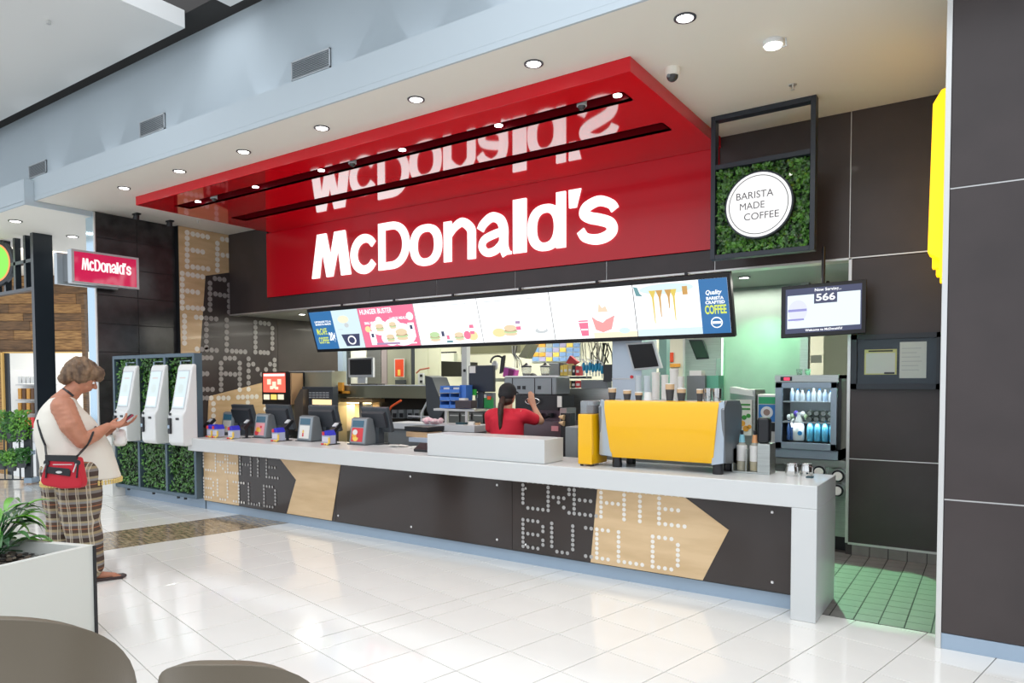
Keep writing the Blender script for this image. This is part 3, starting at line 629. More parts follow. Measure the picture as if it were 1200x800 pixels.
        F.disc('picture', WH, .80, .135, .055, .052, off=.005, parent=t); F.disc('picture', blue, .80, .135, .045, .042, off=.0075, parent=t); F.rect('picture', WH, .76, .84, .125, .147, off=.0098, parent=t)
# bracket behind screens so they hang from the servery soffit
for k in range(6):
    xm = X0m+MW*(k+.5); MB().obox((xm, 6.54, 2.36), (.012, 0, 0), (0, .012, 0), (0, .0, .17)).build('bracket', black, mscr[k])

# ================================================================ BARISTA SIGN
BY = 6.03
bz0, bz1, bx0, bx1 = 2.535, 3.755, -2.035, -1.19
bs = thing('coffee_sign', 'black hanging frame with ivy and round lit BARISTA MADE COFFEE sign', 'sign', ((bx0+bx1)/2, BY, bz0))
fr = .04
for x in (bx0, bx1-fr): box('post', black_frame, x, x+fr, BY, BY+.09, bz0, bz1, bs, bevel=.003)
for z in (bz0, 3.30, bz1-fr): box('rail', black_frame, bx0+fr, bx1-fr, BY, BY+.09, z, z+fr, bs, bevel=.003)
box('back_panel', mat('frame_backing', (0, 0, 0)), bx0+fr, bx1-fr, BY+.075, BY+.085, bz0+fr, 3.30, bs)
BF = Face((0, BY+.07, 0), (1, 0, 0), (0, 0, 1)); m = MB(); bc = (-1.622, 2.945); br = .265
foliage(m, BF, bx0+.05, bx1-.05, bz0+.05, 3.29, 2600, .026, depth=.06, skip=lambda u, v: math.hypot(u-bc[0], v-bc[1]) < br-.02)
m.build('ivy', leaf_g, bs, kind='stuff')
BF.disc('light_box', black_frame, bc[0], bc[1], br+.012, off=0, th=.105, parent=bs, n=48)
BF.disc('sign_face', emis('round_sign_white', (1, 1, 1), .85), bc[0], bc[1], br-.002, off=.105, th=.004, parent=bs, n=48)
m = MB(); n = 64
pts = [(math.cos(2*math.pi*i/n), math.sin(2*math.pi*i/n)) for i in range(n)]
m.add([BF.p(bc[0]+r*x, bc[1]+r*y, .111) for r in (br-.030, br-.024) for x, y in pts], [(i, (i+1) % n, n+(i+1) % n, n+i) for i in range(n)]); m.build('ring_line', black, bs)
ink = mat('sign_ink', (.09, .08, .09), .5)
BF.text('BARISTA', ink, -1.80, -1.50, 3.0, 3.058, off=.111, bold=0, parent=bs); BF.text('MADE', ink, -1.77, -1.57, 2.915, 2.97, off=.111, bold=0, parent=bs); BF.text('COFFEE', ink, -1.735, -1.455, 2.825, 2.882, off=.111, bold=0, parent=bs)

# ================================================================ YELLOW ARCH SIGN on the column's side
ya = thing('arch_sign', 'glowing yellow double arch sign seen edge on at the column', 'sign', (-.30, 5.6, 2.2))
yem = mat('yellow_sign_glow', (.9, .6, .02), .35, emit=1.15, ecol=(1, .55, .0))
def arch(yc, w, z0, z1, th):
    out = []; inn = []
    for i in range(17):
        a = math.pi*i/16; out.append((yc-w*math.cos(a), z0+(z1-z0)*math.sin(a)**.75)); inn.append((yc-(w-th)*math.cos(a), z0+(z1-z0-th*.8)*math.sin(a)**.75))
    return out, inn
for yc in (5.72, 6.16):
    o, i_ = arch(yc, .24, 2.24, 3.33, .09); m = MB(); n = len(o)
    for x, q in ((-.345, 0), (-.245, 1)): m.add([(x, y, z) for y, z in o]+[(x, y, z) for y, z in i_], [(j, j+1, n+j+1, n+j) for j in range(n-1)])
    vs = [(x, y, z) for x in (-.345, -.245) for y, z in o+i_]; N = 2*n
    m.add(vs, [(j, j+1, N+j+1, N+j) for j in range(n-1)]+[(n+j, n+j+1, N+n+j+1, N+n+j) for j in range(n-1)]+[(0, n, N+n, N), (n-1, 2*n-1, N+2*n-1, N+n-1)])
    m.build('arch', yem, ya)
MB().prism([(-.36, 5.30, 2.32), (-.295, 5.30, 2.275), (-.295, 5.30, 2.17), (-.28, 5.30, 2.15), (-.245, 5.30, 2.15), (-.245, 5.30, 3.36), (-.30, 5.30, 3.34), (-.345, 5.30, 3.26)], (0, .2, 0)).build('lamp_housing', yem, ya)

# ================================================================ NOW SERVING SCREEN + notice case
F = Face(aty(915, 396.5, 6.22), aty(1015, 390, 6.34)-aty(915, 396.5, 6.22), (0, .04, 1)); wS = (aty(1015, 390, 6.34)-aty(915, 396.5, 6.22)).length; hS = .435
F = Face(F.o, F.x, Vector((0, 0, 1)))
t = thing('queue_screen', 'black wall screen showing Now Serving 566', 'screen', F.p(wS/2, 0, 0))
F.rect('casing', black, 0, wS, 0, hS, off=-.05, th=.05, parent=t, bevel=.006)
F.rect('screen', em('navy', (0, 0, 0)), .035, wS-.035, .035, hS-.03, off=0, th=.002, parent=t)
F.rect('picture', emis('queue_white', (.78, .90, .96), .9), .05, wS-.045, .075, hS-.085, off=.0022, th=.001, parent=t)
F.disc('picture', emis('queue_mauve', (.74, .77, .92), .85), .13, .22, .075, .09, off=.0034, th=.001, parent=t); F.rect('picture', emis('queue_purple', (.25, .25, .55), 1), .055, .2, .215, .235, off=.0046, th=.001, parent=t); F.rect('picture', _m['queue_purple'], .055, .18, .14, .155, off=.0046, th=.001, parent=t)
F.rect('picture', em('navy', (0, 0, 0)), .255, .43, hS-.165, hS-.06, off=.0046, th=.001, parent=t)
F.text('566', WH, .27, .415, hS-.145, hS-.085, off=.006, bold=.02, parent=t); F.text('Now Serving...', WH, .26, .46, hS-.072, hS-.04, off=.006, bold=.015, parent=t); F.text('Welcome to McDonald\'s!', WH, .19, .47, .045, .065, off=.006, bold=.02, parent=t)
MB().cyl(F.p(wS*.5, hS*.6, -.05), (F.p(wS*.5, hS*.6, -.05)).xy.to_3d()+Vector((0, .2, F.o.z+hS+.05)), .015).cyl(F.p(wS*.5, hS, -.03), F.p(wS*.5, hS, -.03)+Vector((0, 0, .30)), .015).build('mounting_arm', black, t)
t = thing('notice_case', 'black framed glass notice case with two papers on the dark back wall', 'notice case', (-.67, 6.55, 1.42))
NF = Face((-.99, 6.575, 1.42), (1, 0, 0), (0, 0, 1))
nb = mat('notice_backing', (.03, .04, .06), .3)
NF.rect('backing', nb, .0, .66, .0, .455, off=-.0, th=.01, parent=t)
m = MB()
for a in ((0, .66, 0, .045), (0, .66, .415, .455), (0, .045, 0, .455), (.62, .66, 0, .455)): m.prism([NF.p(u, v, .01) for u, v in ((a[0], a[2]), (a[1], a[2]), (a[1], a[3]), (a[0], a[3]))], NF.n*.03)
m.build('frame', black_frame, t)
NF.rect('paper', mat('yellow_edged_paper', (.75, .70, .30), .6), .10, .34, .12, .33, off=.012, parent=t); NF.rect('paper', mat('paper_white', (.78, .77, .72), .6), .112, .328, .13, .30, off=.0145, parent=t); NF.rect('paper_print', black, .13, .31, .31, .322, off=.0145, parent=t)
NF.rect('paper', _m['paper_white'], .36, .55, .09, .385, off=.012, parent=t); NF.rect('paper_print', black, .25, .325, .125, .14, off=.017, parent=t)
for i in range(6): NF.rect('paper_print', mat('faint_print', (.5, .5, .5), .6), .375, .375+random.uniform(.08, .15), .33-.035*i, .334-.035*i, off=.0145, parent=t)
NF.rect('glass_pane', mat('case_glass', (.95, 1, 1), .02, trans=1, ior=1.1), .045, .62, .045, .415, off=.03, th=.003, parent=t)
ORD = ['first', 'second', 'third', 'fourth', 'fifth', 'sixth', 'seventh', 'eighth', 'ninth', 'tenth']
# ================================================================ ON THE COUNTER: coffee machine and grinder
cm = thing('espresso_machine', 'big espresso machine with bright yellow back panel and steel sides on the counter', 'coffee machine', (-1.95, 4.95, .85))
xl, xr, yf, yb_ = -2.40, -1.555, 4.745, 5.10
m = MB(); n = 8      # yellow panel, slightly bowed, wider at the top
cols = []
pz = [(.925, .02), (1.0, .0), (1.15, -.012), (1.30, -.012), (1.345, .004), (1.352, .03)]
pr = [(xl+.03, z, y) for z, y in pz]
outer = [Vector((0, yf+y, z)) for z, y in pz]
V = []; 
for i, p in enumerate(outer):
    t_ = (p.z-.925)/.43; V.append(Vector((xl+.055-.055*t_, p.y, p.z))); V.append(Vector((xr-.02+.045*t_, p.y, p.z)))
V2 = [v+Vector((0, .02, 0)) for v in V]; N = len(V)
fs_ = [(2*i, 2*i+1, 2*i+3, 2*i+2) for i in range(n-3)]+[(N+2*i, N+2*i+2, N+2*i+3, N+2*i+1) for i in range(n-3)]
fs_ += [(2*i, 2*i+2, N+2*i+2, N+2*i) for i in range(n-3)]+[(2*i+1, N+2*i+1, N+2*i+3, 2*i+3) for i in range(n-3)]+[(0, N, N+1, 1), (N-2, N-1, 2*N-1, 2*N-2)]
m.add(V+V2, fs_).build('back_panel', yellow, cm, smooth=True)
sd = mat('machine_side_grey', (.20, .22, .24), .35, .6); sl = mat('machine_silver', (.50, .58, .66), .3, .6)
def side(x0, x1, name, mt): MB().prism([(x0, yf+.03, .93), (x0, yb_-.04, .90), (x0, yb_+.05, .97), (x0, yb_+.06, 1.30), (x0, yb_, 1.355), (x0, yf+.06, 1.36), (x0, yf+.0, 1.30)], (x1-x0, 0, 0)).build(name, mt, cm, bevel=.006)
side(xr+.035, xr+.06, 'side_panel', sd); side(xl-.05, xl-.03, 'side_panel', sd)
MB().prism([(xr-.03, yf+.01, .915), (xr+.05, yf+.02, .93), (xr+.055, yf+.01, 1.355), (xr+.022, yf+.0, 1.345)], (0, .03, 0)).build('corner_strip', sl, cm)
MB().prism([(xl-.05, yf+.02, .94), (xl+.06, yf+.01, .93), (xl+.0, yf+.0, 1.345), (xl-.035, yf+.01, 1.355)], (0, .03, 0)).build('corner_strip', sl, cm)
box('body', mid_grey, xl-.03, xr+.035, yf+.03, yb_-.02, .93, 1.342, cm)
MB().box(xl-.02, xr+.03, yf+.05, yb_, 1.342, 1.35).build('cup_rail', steel, cm)
for x in (xl+.08, xr-.0):
    for y in (yf+.06, yb_-.05): MB().lathe((x, y, .85), [(.036, 0), (.038, .02), (.032, .08)], 14).build('foot', black, cm, smooth=True)
box('drip_tray', steel, xl+.02, xr+.02, yb_-.02, yb_+.1, .92, .95, cm)
g = thing('coffee_grinder', 'tall yellow grinder box left of the espresso machine', 'grinder', (-2.52, 4.78, .85))
box('body', yellow, -2.595, -2.475, 4.69, 4.95, .865, 1.245, g, bevel=.008); box('hopper', mat('hopper_clear', (.75, .8, .85), .1, trans=.7, alpha=.7), -2.59, -2.48, 4.72, 4.92, 1.245, 1.345, g, bevel=.008)
box('beans', mat('coffee_beans', (.06, .035, .03), .6), -2.55, -2.49, 4.76, 4.88, 1.247, 1.31, g)
for x in (-2.58, -2.49): MB().cyl((x, 4.73, .85), (x, 4.73, .867), .014, n=10).build('foot', black, g)
kraft, dkcup, wcup = mat('kraft_sleeve', (.62, .42, .24), .7), mat('dark_cup_print', (.06, .055, .055), .6), mat('white_cup', (.82, .80, .76), .6)
def cup(x, y, z, label, h=.085, r=.03, body=dkcup, top=kraft, group='paper cups on the espresso machine'):
    t = thing('paper_cup', label, 'cup', (x, y, z), group)
    MB().lathe((x, y, z), [(r*.75, 0), (r, h*.68)], 16).build('cup_body', body, t, smooth=True); MB().lathe((x, y, z+h*.68), [(r, 0), (r*1.02, h*.32)], 16).build('cup_band', top, t, smooth=True)
    MB().lathe((x, y, z+h), [(r*1.06, 0), (r*1.06, .004), (r*.9, .006)], 16).build('rim', wcup, t)
    return t
ZT = 1.35
for px, lab, kw in ((717.5, 'brown and black paper cup stack at the left end on the espresso machine', {}), (735, 'second cup from the left on the espresso machine, dark with a kraft band', dict(h=.07)), (748.5, 'third cup from the left on the espresso machine, low one', dict(h=.055, r=.028)),
                    (785, 'tallest paper cup standing on the espresso machine, with kraft band and dark band', dict(h=.12, r=.032)), (798.5, 'paper cup right of the tallest one on the espresso machine', dict(h=.085, r=.032)), (820, 'paper cup beside the steel mugs on the espresso machine', dict(h=.08, r=.022))):
    cup(aty(px, 463, 4.90).x, 4.90, ZT, lab, **kw)
p = aty(759.5, 463, 4.9); t = thing('paper_cup', 'upside down white cup on the espresso machine', 'cup', (p.x, 4.9, ZT)); MB().lathe((p.x, 4.9, ZT), [(.032, 0), (.025, .06)], 16).build('cup_body', wcup, t, smooth=True)
ch = mat('polished_steel', (.75, .75, .73), .12, 1.0)
for px, w_ in ((829, 'left'), (840, 'right')):
    p = aty(px, 463, 4.98); t = thing('steel_mug', 'polished steel mug on the right end of the espresso machine, the %s one' % w_, 'mug', (p.x, 4.98, ZT))
    MB().lathe((p.x, 4.98, ZT), [(.028, 0), (.034, .09), (.031, .09), (.026, .005)], 18).build('mug_body', ch, t, smooth=True)
# tray with syrup bottles
t = thing('bottle_rack', 'steel bottle rack at the right end of the counter', 'rack', (-1.36, 5.02, .85))
xa, xb = -1.505, -1.245; MB().box(xa, xb, 4.95, 5.10, .85, .862).box(xb-.085, xb, 4.95, 5.10, .862, 1.06).box(xa, xa+.01, 4.95, 5.1, .862, 1.02).box(xa, xb, 5.09, 5.10, .862, .96).build('tray', steel, t, bevel=.003)
box('divider', steel, xa+.095, xa+.10, 4.955, 5.095, .862, 1.02, t)
box('handle', black, xb-.10, xb-.015, 4.98, 5.06, 1.06, 1.24, t, bevel=.02); 
for i, (x, cc, li, nm) in enumerate(((-1.455, (.25, .55, .65), (.55, .45, .22), 'syrup bottle with pale blue cap in the steel rack'), (-1.365, (.75, .35, .15), (.60, .42, .08), 'syrup bottle with orange cap in the steel rack'))):
    b = thing('syrup_bottle', nm, 'bottle', (x, 5.02, .863)); MB().lathe((x, 5.02, .863), [(.033, 0), (.034, .01), (.034, .17), (.014, .21), (.013, .235)], 18).build('bottle_body', mat('bottle_glass', (.85, .85, .75), .08, trans=.6, alpha=.8), b, smooth=True)
    MB().lathe((x, 5.02, .866), [(.030, 0), (.030, .07)], 16).build('syrup', mat('syrup_%d' % i, li, .2), b, smooth=True); MB().lathe((x, 5.02, .93), [(.0352, 0), (.0352, .11)], 16).build('label', wcup, b, smooth=True)
    MB().lathe((x, 5.02, 1.06), [(.022, 0), (.016, .055)], 14).build('cap', mat('cap_%d' % i, cc, .4), b, smooth=True); MB().lathe((x, 5.02, 1.115), [(.01, 0), (.011, .03)], 12).build('stopper', black, b)
for px, nm in ((926, 'polished steel milk jug on the counter corner, the left of two'), (943, 'polished steel milk jug at the very end of the counter, the right of two')):
    p = atz(px, 558, .85); x, y = p.x, p.y+.04; t = thing('milk_jug', nm, 'jug', (x, y, .85))
    MB().lathe((x, y, .85), [(.036, 0), (.042, .015), (.043, .04), (.036, .075), (.037, .082), (.034, .08), (.033, .07), (.03, .01)], 20).build('jug_body', ch, t, smooth=True)
    MB().tube([(x+.03, y-.03, .92), (x+.05, y-.045, .915), (x+.05, y-.045, .875), (x+.035, y-.03, .865)], .004).build('handle', ch, t, smooth=True)
    MB().prism([(x-.036, y-.01, .92), (x-.036, y+.01, .92), (x-.05, y, .935)], (0, 0, .004)).build('spout', ch, t)
p = atz(948, 560, .85); tag(box('cloth', mat('teal_cloth', (.03, .08, .10), .8), p.x-.02, p.x+.02, p.y, p.y+.05, .85, .858), 'small dark cloth beside the steel milk jugs', 'cloth')

# ---- customer displays, POS screens
def pos(px, pyb, bottomY, art, label, Ymon, mx0, mx1, my0, my1, mlabel):
    p = atz(px, pyb, .85); x, y = p.x, p.y; t = thing('customer_display', label, 'display', (x, y, .85), 'customer displays on the counter')
    w = .115
    MB().prism([(x-w, y-.02, .855), (x-w, y+.02, 1.115), (x-w, y+.05, 1.13), (x-w, y+.10, 1.11), (x-w, y+.16, .855)], (2*w, 0, 0)).build('housing', mid_grey, t, bevel=.008)
    F = Face((x-w, y-.0195, .858), (1, 0, 0), (0, .04, .26)); W2 = 2*w
    F.rect('bezel', mat('bezel_grey', (.27, .31, .34), .35), .006, W2-.006, .01, .26, off=.001, th=.004, parent=t, bevel=.003)
    F.rect('screen', mat('pos_blue_screen', (.03, .08, .12), .15, emit=.12, ecol=(.1, .3, .45)), .03, W2-.04, .175, .24, off=.006, parent=t)
    F.rect('poster', art[0], .03, W2-.04, .025, .165, off=.006, parent=t)
    for i, (c, u, v, r) in enumerate(art[1]): F.disc('poster_print', c, u, v, r, r*.8, off=.0085+.0004*i, th=.001, parent=t)
    box('base', dk_grey, x-w-.02, x+w+.01, y-.03, y+.17, .85, .86, t, bevel=.003)
    a = aty(mx0, my0, Ymon); b = aty(mx1, my1, Ymon); q = thing('till_screen', mlabel, 'till', ((a.x+b.x)/2, Ymon, .85), 'till screens behind the counter displays')
    xx0, xx1, zt_, zb_ = min(a.x, b.x), max(a.x, b.x), a.z, b.z
    MB().prism([(xx0, Ymon-.02, zt_), (xx0, Ymon+.02, zt_+.01), (xx0, Ymon+.10, zb_), (xx0, Ymon+.05, zb_-.01)], (xx1-xx0, 0, 0)).build('screen_back', dk_grey, q, bevel=.008)
    MB().prism([(xx0+.03, Ymon-.005, zt_-.03), (xx0+.03, Ymon+.045, zb_+.04), (xx0+.03, Ymon+.0, zb_+.04), (xx0+.03, Ymon-.04, zt_-.06)], (xx1-xx0-.06, 0, 0)).build('back_cover', mat('vent_grey', (.035, .04, .048), .5), q)
    box('stand', dk_grey, (xx0+xx1)/2-.05, (xx0+xx1)/2+.05, Ymon+.0, Ymon+.08, .86, zb_+.1, q); box('foot', dk_grey, (xx0+xx1)/2-.09, (xx0+xx1)/2+.09, Ymon-.04, Ymon+.12, .85, .86, q)
redp = mat('poster_red', (.70, .05, .06), .5); pinkp = mat('poster_pink', (.80, .35, .38), .5); orp = mat('poster_orange', (.85, .40, .05), .5); wp = _m['paper_white']; yp = mat('poster_yellow', (.88, .62, .12), .5); navyp = mat('poster_navy', (.05, .08, .25), .5)
pos(267, 509, 0, (wp, [(redp, .06, .03, .025), (yp, .1, .08, .02)]), 'leftmost grey customer display on the counter with dark screen', 5.16, 272, 296, 474, 500, 'black till screen behind the leftmost customer display')
pos(306, 513, 0, (pinkp, [(redp, .06, .05, .035), (orp, .08, .09, .035), (yp, .11, .08, .025), (redp, .13, .12, .018)]), 'grey customer display with pink and orange burger poster, second from the left', 5.16, 312, 340, 474, 503, 'black till screen behind the second customer display')
pos(358, 517, 0, (wp, [(redp, .095, .055, .014), (redp, .095, .075, .012), (yp, .095, .095, .014), (orp, .095, .11, .008)]), 'grey customer display with white drink poster, third from the left', 5.16, 362, 394, 475, 505, 'black till screen behind the third customer display')
pos(420, 521, 0, (redp, [(yp, .09, .06, .04), (orp, .07, .09, .03), (redp, .12, .08, .018), (wp, .08, .12, .035)]), 'rightmost grey customer display with red burger poster', 5.16, 424, 455, 477, 506, 'black till screen behind the rightmost customer display')
# card terminals on poles and little sauce boxes
def terminal(px, py, label, h=.12):
    p = atz(px, py, .85); x, y = p.x, p.y; t = thing('card_terminal', label, 'card terminal', (x, y, .85), 'card terminals on the counter')
    MB().cyl((x, y, .85), (x, y, .855), .05, n=14).cyl((x, y, .855), (x, y, .85+h), .016, n=10).build('pole', black, t)
    MB().obox((x, y, .85+h+.035), (.038, 0, 0), (0, .055, .045), (0, -.012, .015)).build('keypad', black, t, bevel=.005); MB().obox((x, y+.006, .85+h+.065), (.026, 0, 0), (0, .02, .016), (0, -.006, .0075)).build('screen', lt_grey, t)
terminal(246, 511, 'card terminal at the left end of the counter'); terminal(289, 513, 'card terminal between the first two customer displays'); terminal(337, 516, 'card terminal between the second and third customer displays', .14); terminal(393, 520, 'card terminal left of the rightmost customer display', .13)
def boxes(px, py, label, n=2, w=.10):
    p = atz(px, py, .85); x, y = p.x, p.y; t = thing('donation_box', label, 'box', (x, y, .85), 'clear donation boxes on the counter'); clear = mat('clear_box', (.55, .60, .75), .2, alpha=.85)
    for i in range(n):
        xx = x+i*w*1.15
        box('clear_box', clear, xx-w/2, xx+w/2, y-.04, y+.05, .862, .95, t, bevel=.004)
        MB().prism([(xx-w*.5, y-.045, .95), (xx+w*.5, y-.045, .95), (xx+w*.2, y-.045, 1.0), (xx-w*.3, y-.045, .985)], (0, .1, 0)).build('blue_lid', mat('royal_blue', (.02, .03, .55), .4), t)
        MB().cyl((xx-.02, y-.048, .95), (xx-.02, y-.048, .985), .014, n=10).build('red_knob', redp, t)
        box('label', mat('label_print', (.65, .65, .75), .5), xx-w*.42, xx+w*.42, y-.043, y-.0405, .885, .935, t)
        MB().lathe((xx-w*.3, y-.05, .852), [(.012, 0), (.02, .006), (.012, .016)], 10).lathe((xx+w*.25, y-.05, .852), [(.012, 0), (.02, .006), (.012, .016)], 10).build('red_foot', redp, t)
        MB().tube([(xx+w*.0, y-.05, .862), (xx+w*.35, y-.055, .858), (xx+w*.55, y-.045, .875), (xx+w*.55, y-.045, .93)], .012).build('yellow_trim', yp, t, smooth=True)
boxes(249, 512, 'clear box with blue lid and red feet, pair at the left end of the counter'); boxes(274, 514, 'clear blue lidded box beside the leftmost customer display', 1); boxes(326, 517, 'clear blue lidded box left of the white drink poster display', 1, .11); boxes(385, 521, 'clear blue lidded box left of the red burger poster display', 1, .11)
for px, py, s_, nm in ((462, 524, .14, 'left of the black papers'), (485, 526, .1, 'beside the white raised ledge')):
    p = atz(px, py, .85); m = MB()
    for i in range(5): a = random.uniform(-.5, .5); m.obox((p.x+random.uniform(-.03, .03), p.y+random.uniform(-.03, .03)+.05, .853+.004*i), (s_/2*math.cos(a), s_/2*math.sin(a), 0), (-.04*math.sin(a), .04*math.cos(a), 0), (0, 0, .0018))
    tag(m.build('paper_slips', wp), 'loose white paper slips on the counter '+nm, 'paper')
p = atz(490, 530, .85); m = MB().obox((p.x, p.y+.1, .88), (.10, 0, .0), (0, .05, .03), (0, -.01, .02)); t = tag(m.build('card_scanner', black, bevel=.01), 'black scanner lying against the left end of the white ledge', 'scanner')

# ================================================================ SERVERY / KITCHEN SHELL
kw_ = mat('kitchen_wall', (.72, .72, .58), .6)
structure(box('wall_kitchen', kw_, -12.5, 1, 10.2, 10.3, 0, 2.55))
structure(box('ceiling', mat('servery_ceiling', (.42, .43, .41), .6), -12.5, .2, 6.76, 10.3, 2.53, 2.56))
structure(box('wall_kitchen_left', kw_, -12.6, -12.5, 8.8, 10.3, 0, 2.55))
structure(box('wall_kitchen_front_left', kw_, -12.5, -9.92, 8.75, 8.85, 0, 2.55))
ws = structure(box('wall_servery_right', mat('pale_steel_cladding', (.36, .44, .39), .38, .5, noise_=.2, nscale=2), -2.62, -1.66, 8.0, 8.06, 0, 2.53))
structure(box('wall_servery_side', mat('dark_steel_cladding', (.10, .12, .13), .4, .5), -1.12, -1.03, 7.31, 9, 0, 2.53)); structure(box('wall_servery_end', kw_, -1.66, -1.1, 9.0, 9.06, 0, 2.53))
structure(box('trim_3', steel, -1.70, -1.62, 7.95, 8.06, 0, 2.53))
for px, py in ((354, 368), (872, 325)):
    p = atz(px, py, 2.525); t = downlight(p.x, p.y+.0, 2.525, 'recessed downlight under the servery soffit, '+('at the far left' if px < 500 else 'green lit, at the right'), r=.055, e=(6 if px < 500 else 0), grp='servery downlights')
def pb(name, m, x0, y0, x1, y1, Y, dep=.05, parent=None, zb=None, **k):
    c = aty((x0+x1)/2, (y0+y1)/2, Y); a = aty(x0, (y0+y1)/2, Y).x; b = aty(x1, (y0+y1)/2, Y).x; t_ = aty((x0+x1)/2, y0, Y).z; u_ = aty((x0+x1)/2, y1, Y).z if zb is None else zb
    return box(name, m, a, b, Y, Y+dep, u_, t_, parent, **k)
def pthing(name, label, cat, x0, y0, x1, y1, Y, dep=.05, group=None):
    a = aty((x0+x1)/2, (y0+y1)/2, Y); b = aty((x0+x1)/2, y1, Y); return thing(name, label, cat, (a.x, Y+dep/2, b.z), group)
# back bench under the fridge and behind everything on the right
bb = thing('back_bench', 'steel back bench carrying the drinks fridge', 'bench', (-1.6, 6.9, 0))
box('bench_top', steel, -2.9, -1.035, 6.64, 7.3, .735, .795, bb, bevel=.004); box('bench_front', steel, -2.9, -1.035, 6.70, 7.25, .12, .735, bb); box('kick', black, -2.9, -1.035, 6.72, 7.2, 0, .12, bb)
for px, py, nm in ((961, 552, 'behind the steel jugs'), (983, 557, 'upper one beside the dark wall'), (982, 574, 'lower one beside the dark wall')):
    p = aty(px, py, 6.66); t = thing('cup_dispenser', 'round cup dispenser with black rim in the steel bench, '+nm, 'dispenser', (p.x, 6.64, p.z))
    MB().cyl((p.x, 6.70, p.z), (p.x, 6.63, p.z), .062, n=20).build('housing', steel, t); MB().cyl((p.x, 6.632, p.z), (p.x, 6.615, p.z), .052, n=20).build('rim', black, t); MB().lathe((p.x, 6.62, p.z), [(.036, 0), (.038, .02), (.03, .022)], 18, ax=(0, -1, 0)).build('cup_base', wcup, t)
# drinks fridge
fg = thing('drinks_fridge', 'small glass door drinks fridge on the steel back bench', 'fridge', (-1.33, 6.9, .80))
fx0, fx1, fz0, fz1 = -1.625, -1.075, .80, 1.54; fsh = mat('fridge_steel', (.34, .42, .50), .35, .6)
m = MB().box(fx0, fx0+.03, 6.64, 7.1, fz0, fz1).box(fx1-.03, fx1, 6.64, 7.1, fz0, fz1).box(fx0, fx1, 6.64, 7.1, fz1-.03, fz1).box(fx0, fx1, 6.64, 7.1, fz0, fz0+.09).box(fx0, fx1, 7.08, 7.1, fz0, fz1); m.build('cabinet', black, fg)
box('top_strip', steel, fx0, fx1-.02, 6.60, 6.64, fz1-.06, fz1, fg); box('red_readout', emis('readout_red', (1, .05, .12), 1.2), fx0+.08, fx0+.13, 6.597, 6.60, fz1-.045, fz1-.02, fg); box('readout_bezel', black, fx0+.05, fx0+.15, 6.598, 6.601, fz1-.05, fz1-.013, fg)
dx0, dx1, dz0, dz1 = fx0+.005, fx1-.03, fz0+.08, fz1-.065; d = MB().box(dx0, dx0+.06, 6.60, 6.64, dz0, dz1).box(dx1-.05, dx1, 6.60, 6.64, dz0, dz1).box(dx0, dx1, 6.60, 6.64, dz1-.05, dz1).box(dx0, dx1, 6.60, 6.64, dz0, dz0+.06).build('door_frame', fsh, fg, bevel=.003)
box('glass_pane', glass, dx0+.06, dx1-.05, 6.612, 6.622, dz0+.06, dz1-.05, d)
for i in range(14): box('grille_slot', black, fx0+.03+.035*i, fx0+.055+.035*i, 6.634, 6.639, fz0+.02, fz0+.05, fg)
box('grille', fsh, fx0, fx1-.02, 6.62, 6.639, fz0, fz0+.078, fg)
shz = [dz0+.07, 1.12, 1.305]
for z in shz[1:]: box('shelf', lt_grey, fx0+.03, fx1-.03, 6.66, 7.07, z-.008, z, fg)
box('fridge_lining', mat('fridge_lining', (.45, .50, .52), .5), fx0+.03, fx1-.03, 7.07, 7.08, dz0, dz1, fg)
for z_ in (1.10, 1.285): l_ = lamp('AREA', (-1.35, 6.67, z_), .4, (.85, .93, 1), aim=(-1.35, 6.80, z_-.2), shape='RECTANGLE', size=.4, size_y=.03); l_.parent = fg; l_.location = l_.location-fg.location  # added lamps under the shelves, brightening the dark fridge interior
fl_ = lamp('AREA', (-1.35, 6.69, fz1-.075), .7, (.85, .93, 1), aim=(-1.35, 6.85, 1.2), shape='RECTANGLE', size=.4, size_y=.06); fl_.parent = fg; fl_.location = fl_.location-fg.location
def bottle(x, y, z, h, r, bm, cmt, name, label, cat, grp):
    t = thing(name, label, cat, (x, y, z), grp)
    MB().lathe((x, y, z), [(r*.9, 0), (r, h*.06), (r, h*.62), (r*.42, h*.84), (r*.38, h*.9)], 12).build('bottle_body', bm, t, smooth=True); MB().lathe((x, y, z+h*.9), [(r*.46, 0), (r*.46, h*.1)], 10).build('cap', cmt, t)
    return t
wb_ = mat('water_blue', (.12, .45, .65), .15, emit=0, coat=.5); capb = mat('cap_blue', (.02, .25, .60), .4); silver = mat('can_silver', (.45, .47, .45), .25, .8); clr = mat('clear_plastic_bottle', (.60, .68, .72), .15)
for r_ in range(2):
    for i in range(4): bottle(-1.34+.062*i, 6.70+.09*r_, shz[0], .20, .026, wb_, capb, 'water_bottle', 'blue water bottle at the bottom of the fridge, %s row, %s from the left' % (('front', 'back')[r_], ORD[i]), 'bottle', 'water bottles in the fridge')
t = thing('milk_bottle', 'large white milk bottle at the bottom of the fridge', 'bottle', (-1.44, 6.72, shz[0]))
MB().lathe((-1.44, 6.72, shz[0]), [(.045, 0), (.05, .02), (.05, .13), (.03, .19), (.016, .22), (.016, .235)], 16).build('bottle_body', white_pl, t, smooth=True); MB().lathe((-1.44, 6.72, shz[0]+.235), [(.02, 0), (.02, .02)], 12).build('cap', lt_grey, t); MB().tube([(-1.475, 6.70, shz[0]+.20), (-1.495, 6.69, shz[0]+.17), (-1.488, 6.69, shz[0]+.12)], .009).build('handle', white_pl, t, smooth=True)
MB().cyl((-1.42, 6.675, shz[0]+.07), (-1.42, 6.669, shz[0]+.07), .02, n=12).build('blue_logo', capb, t)
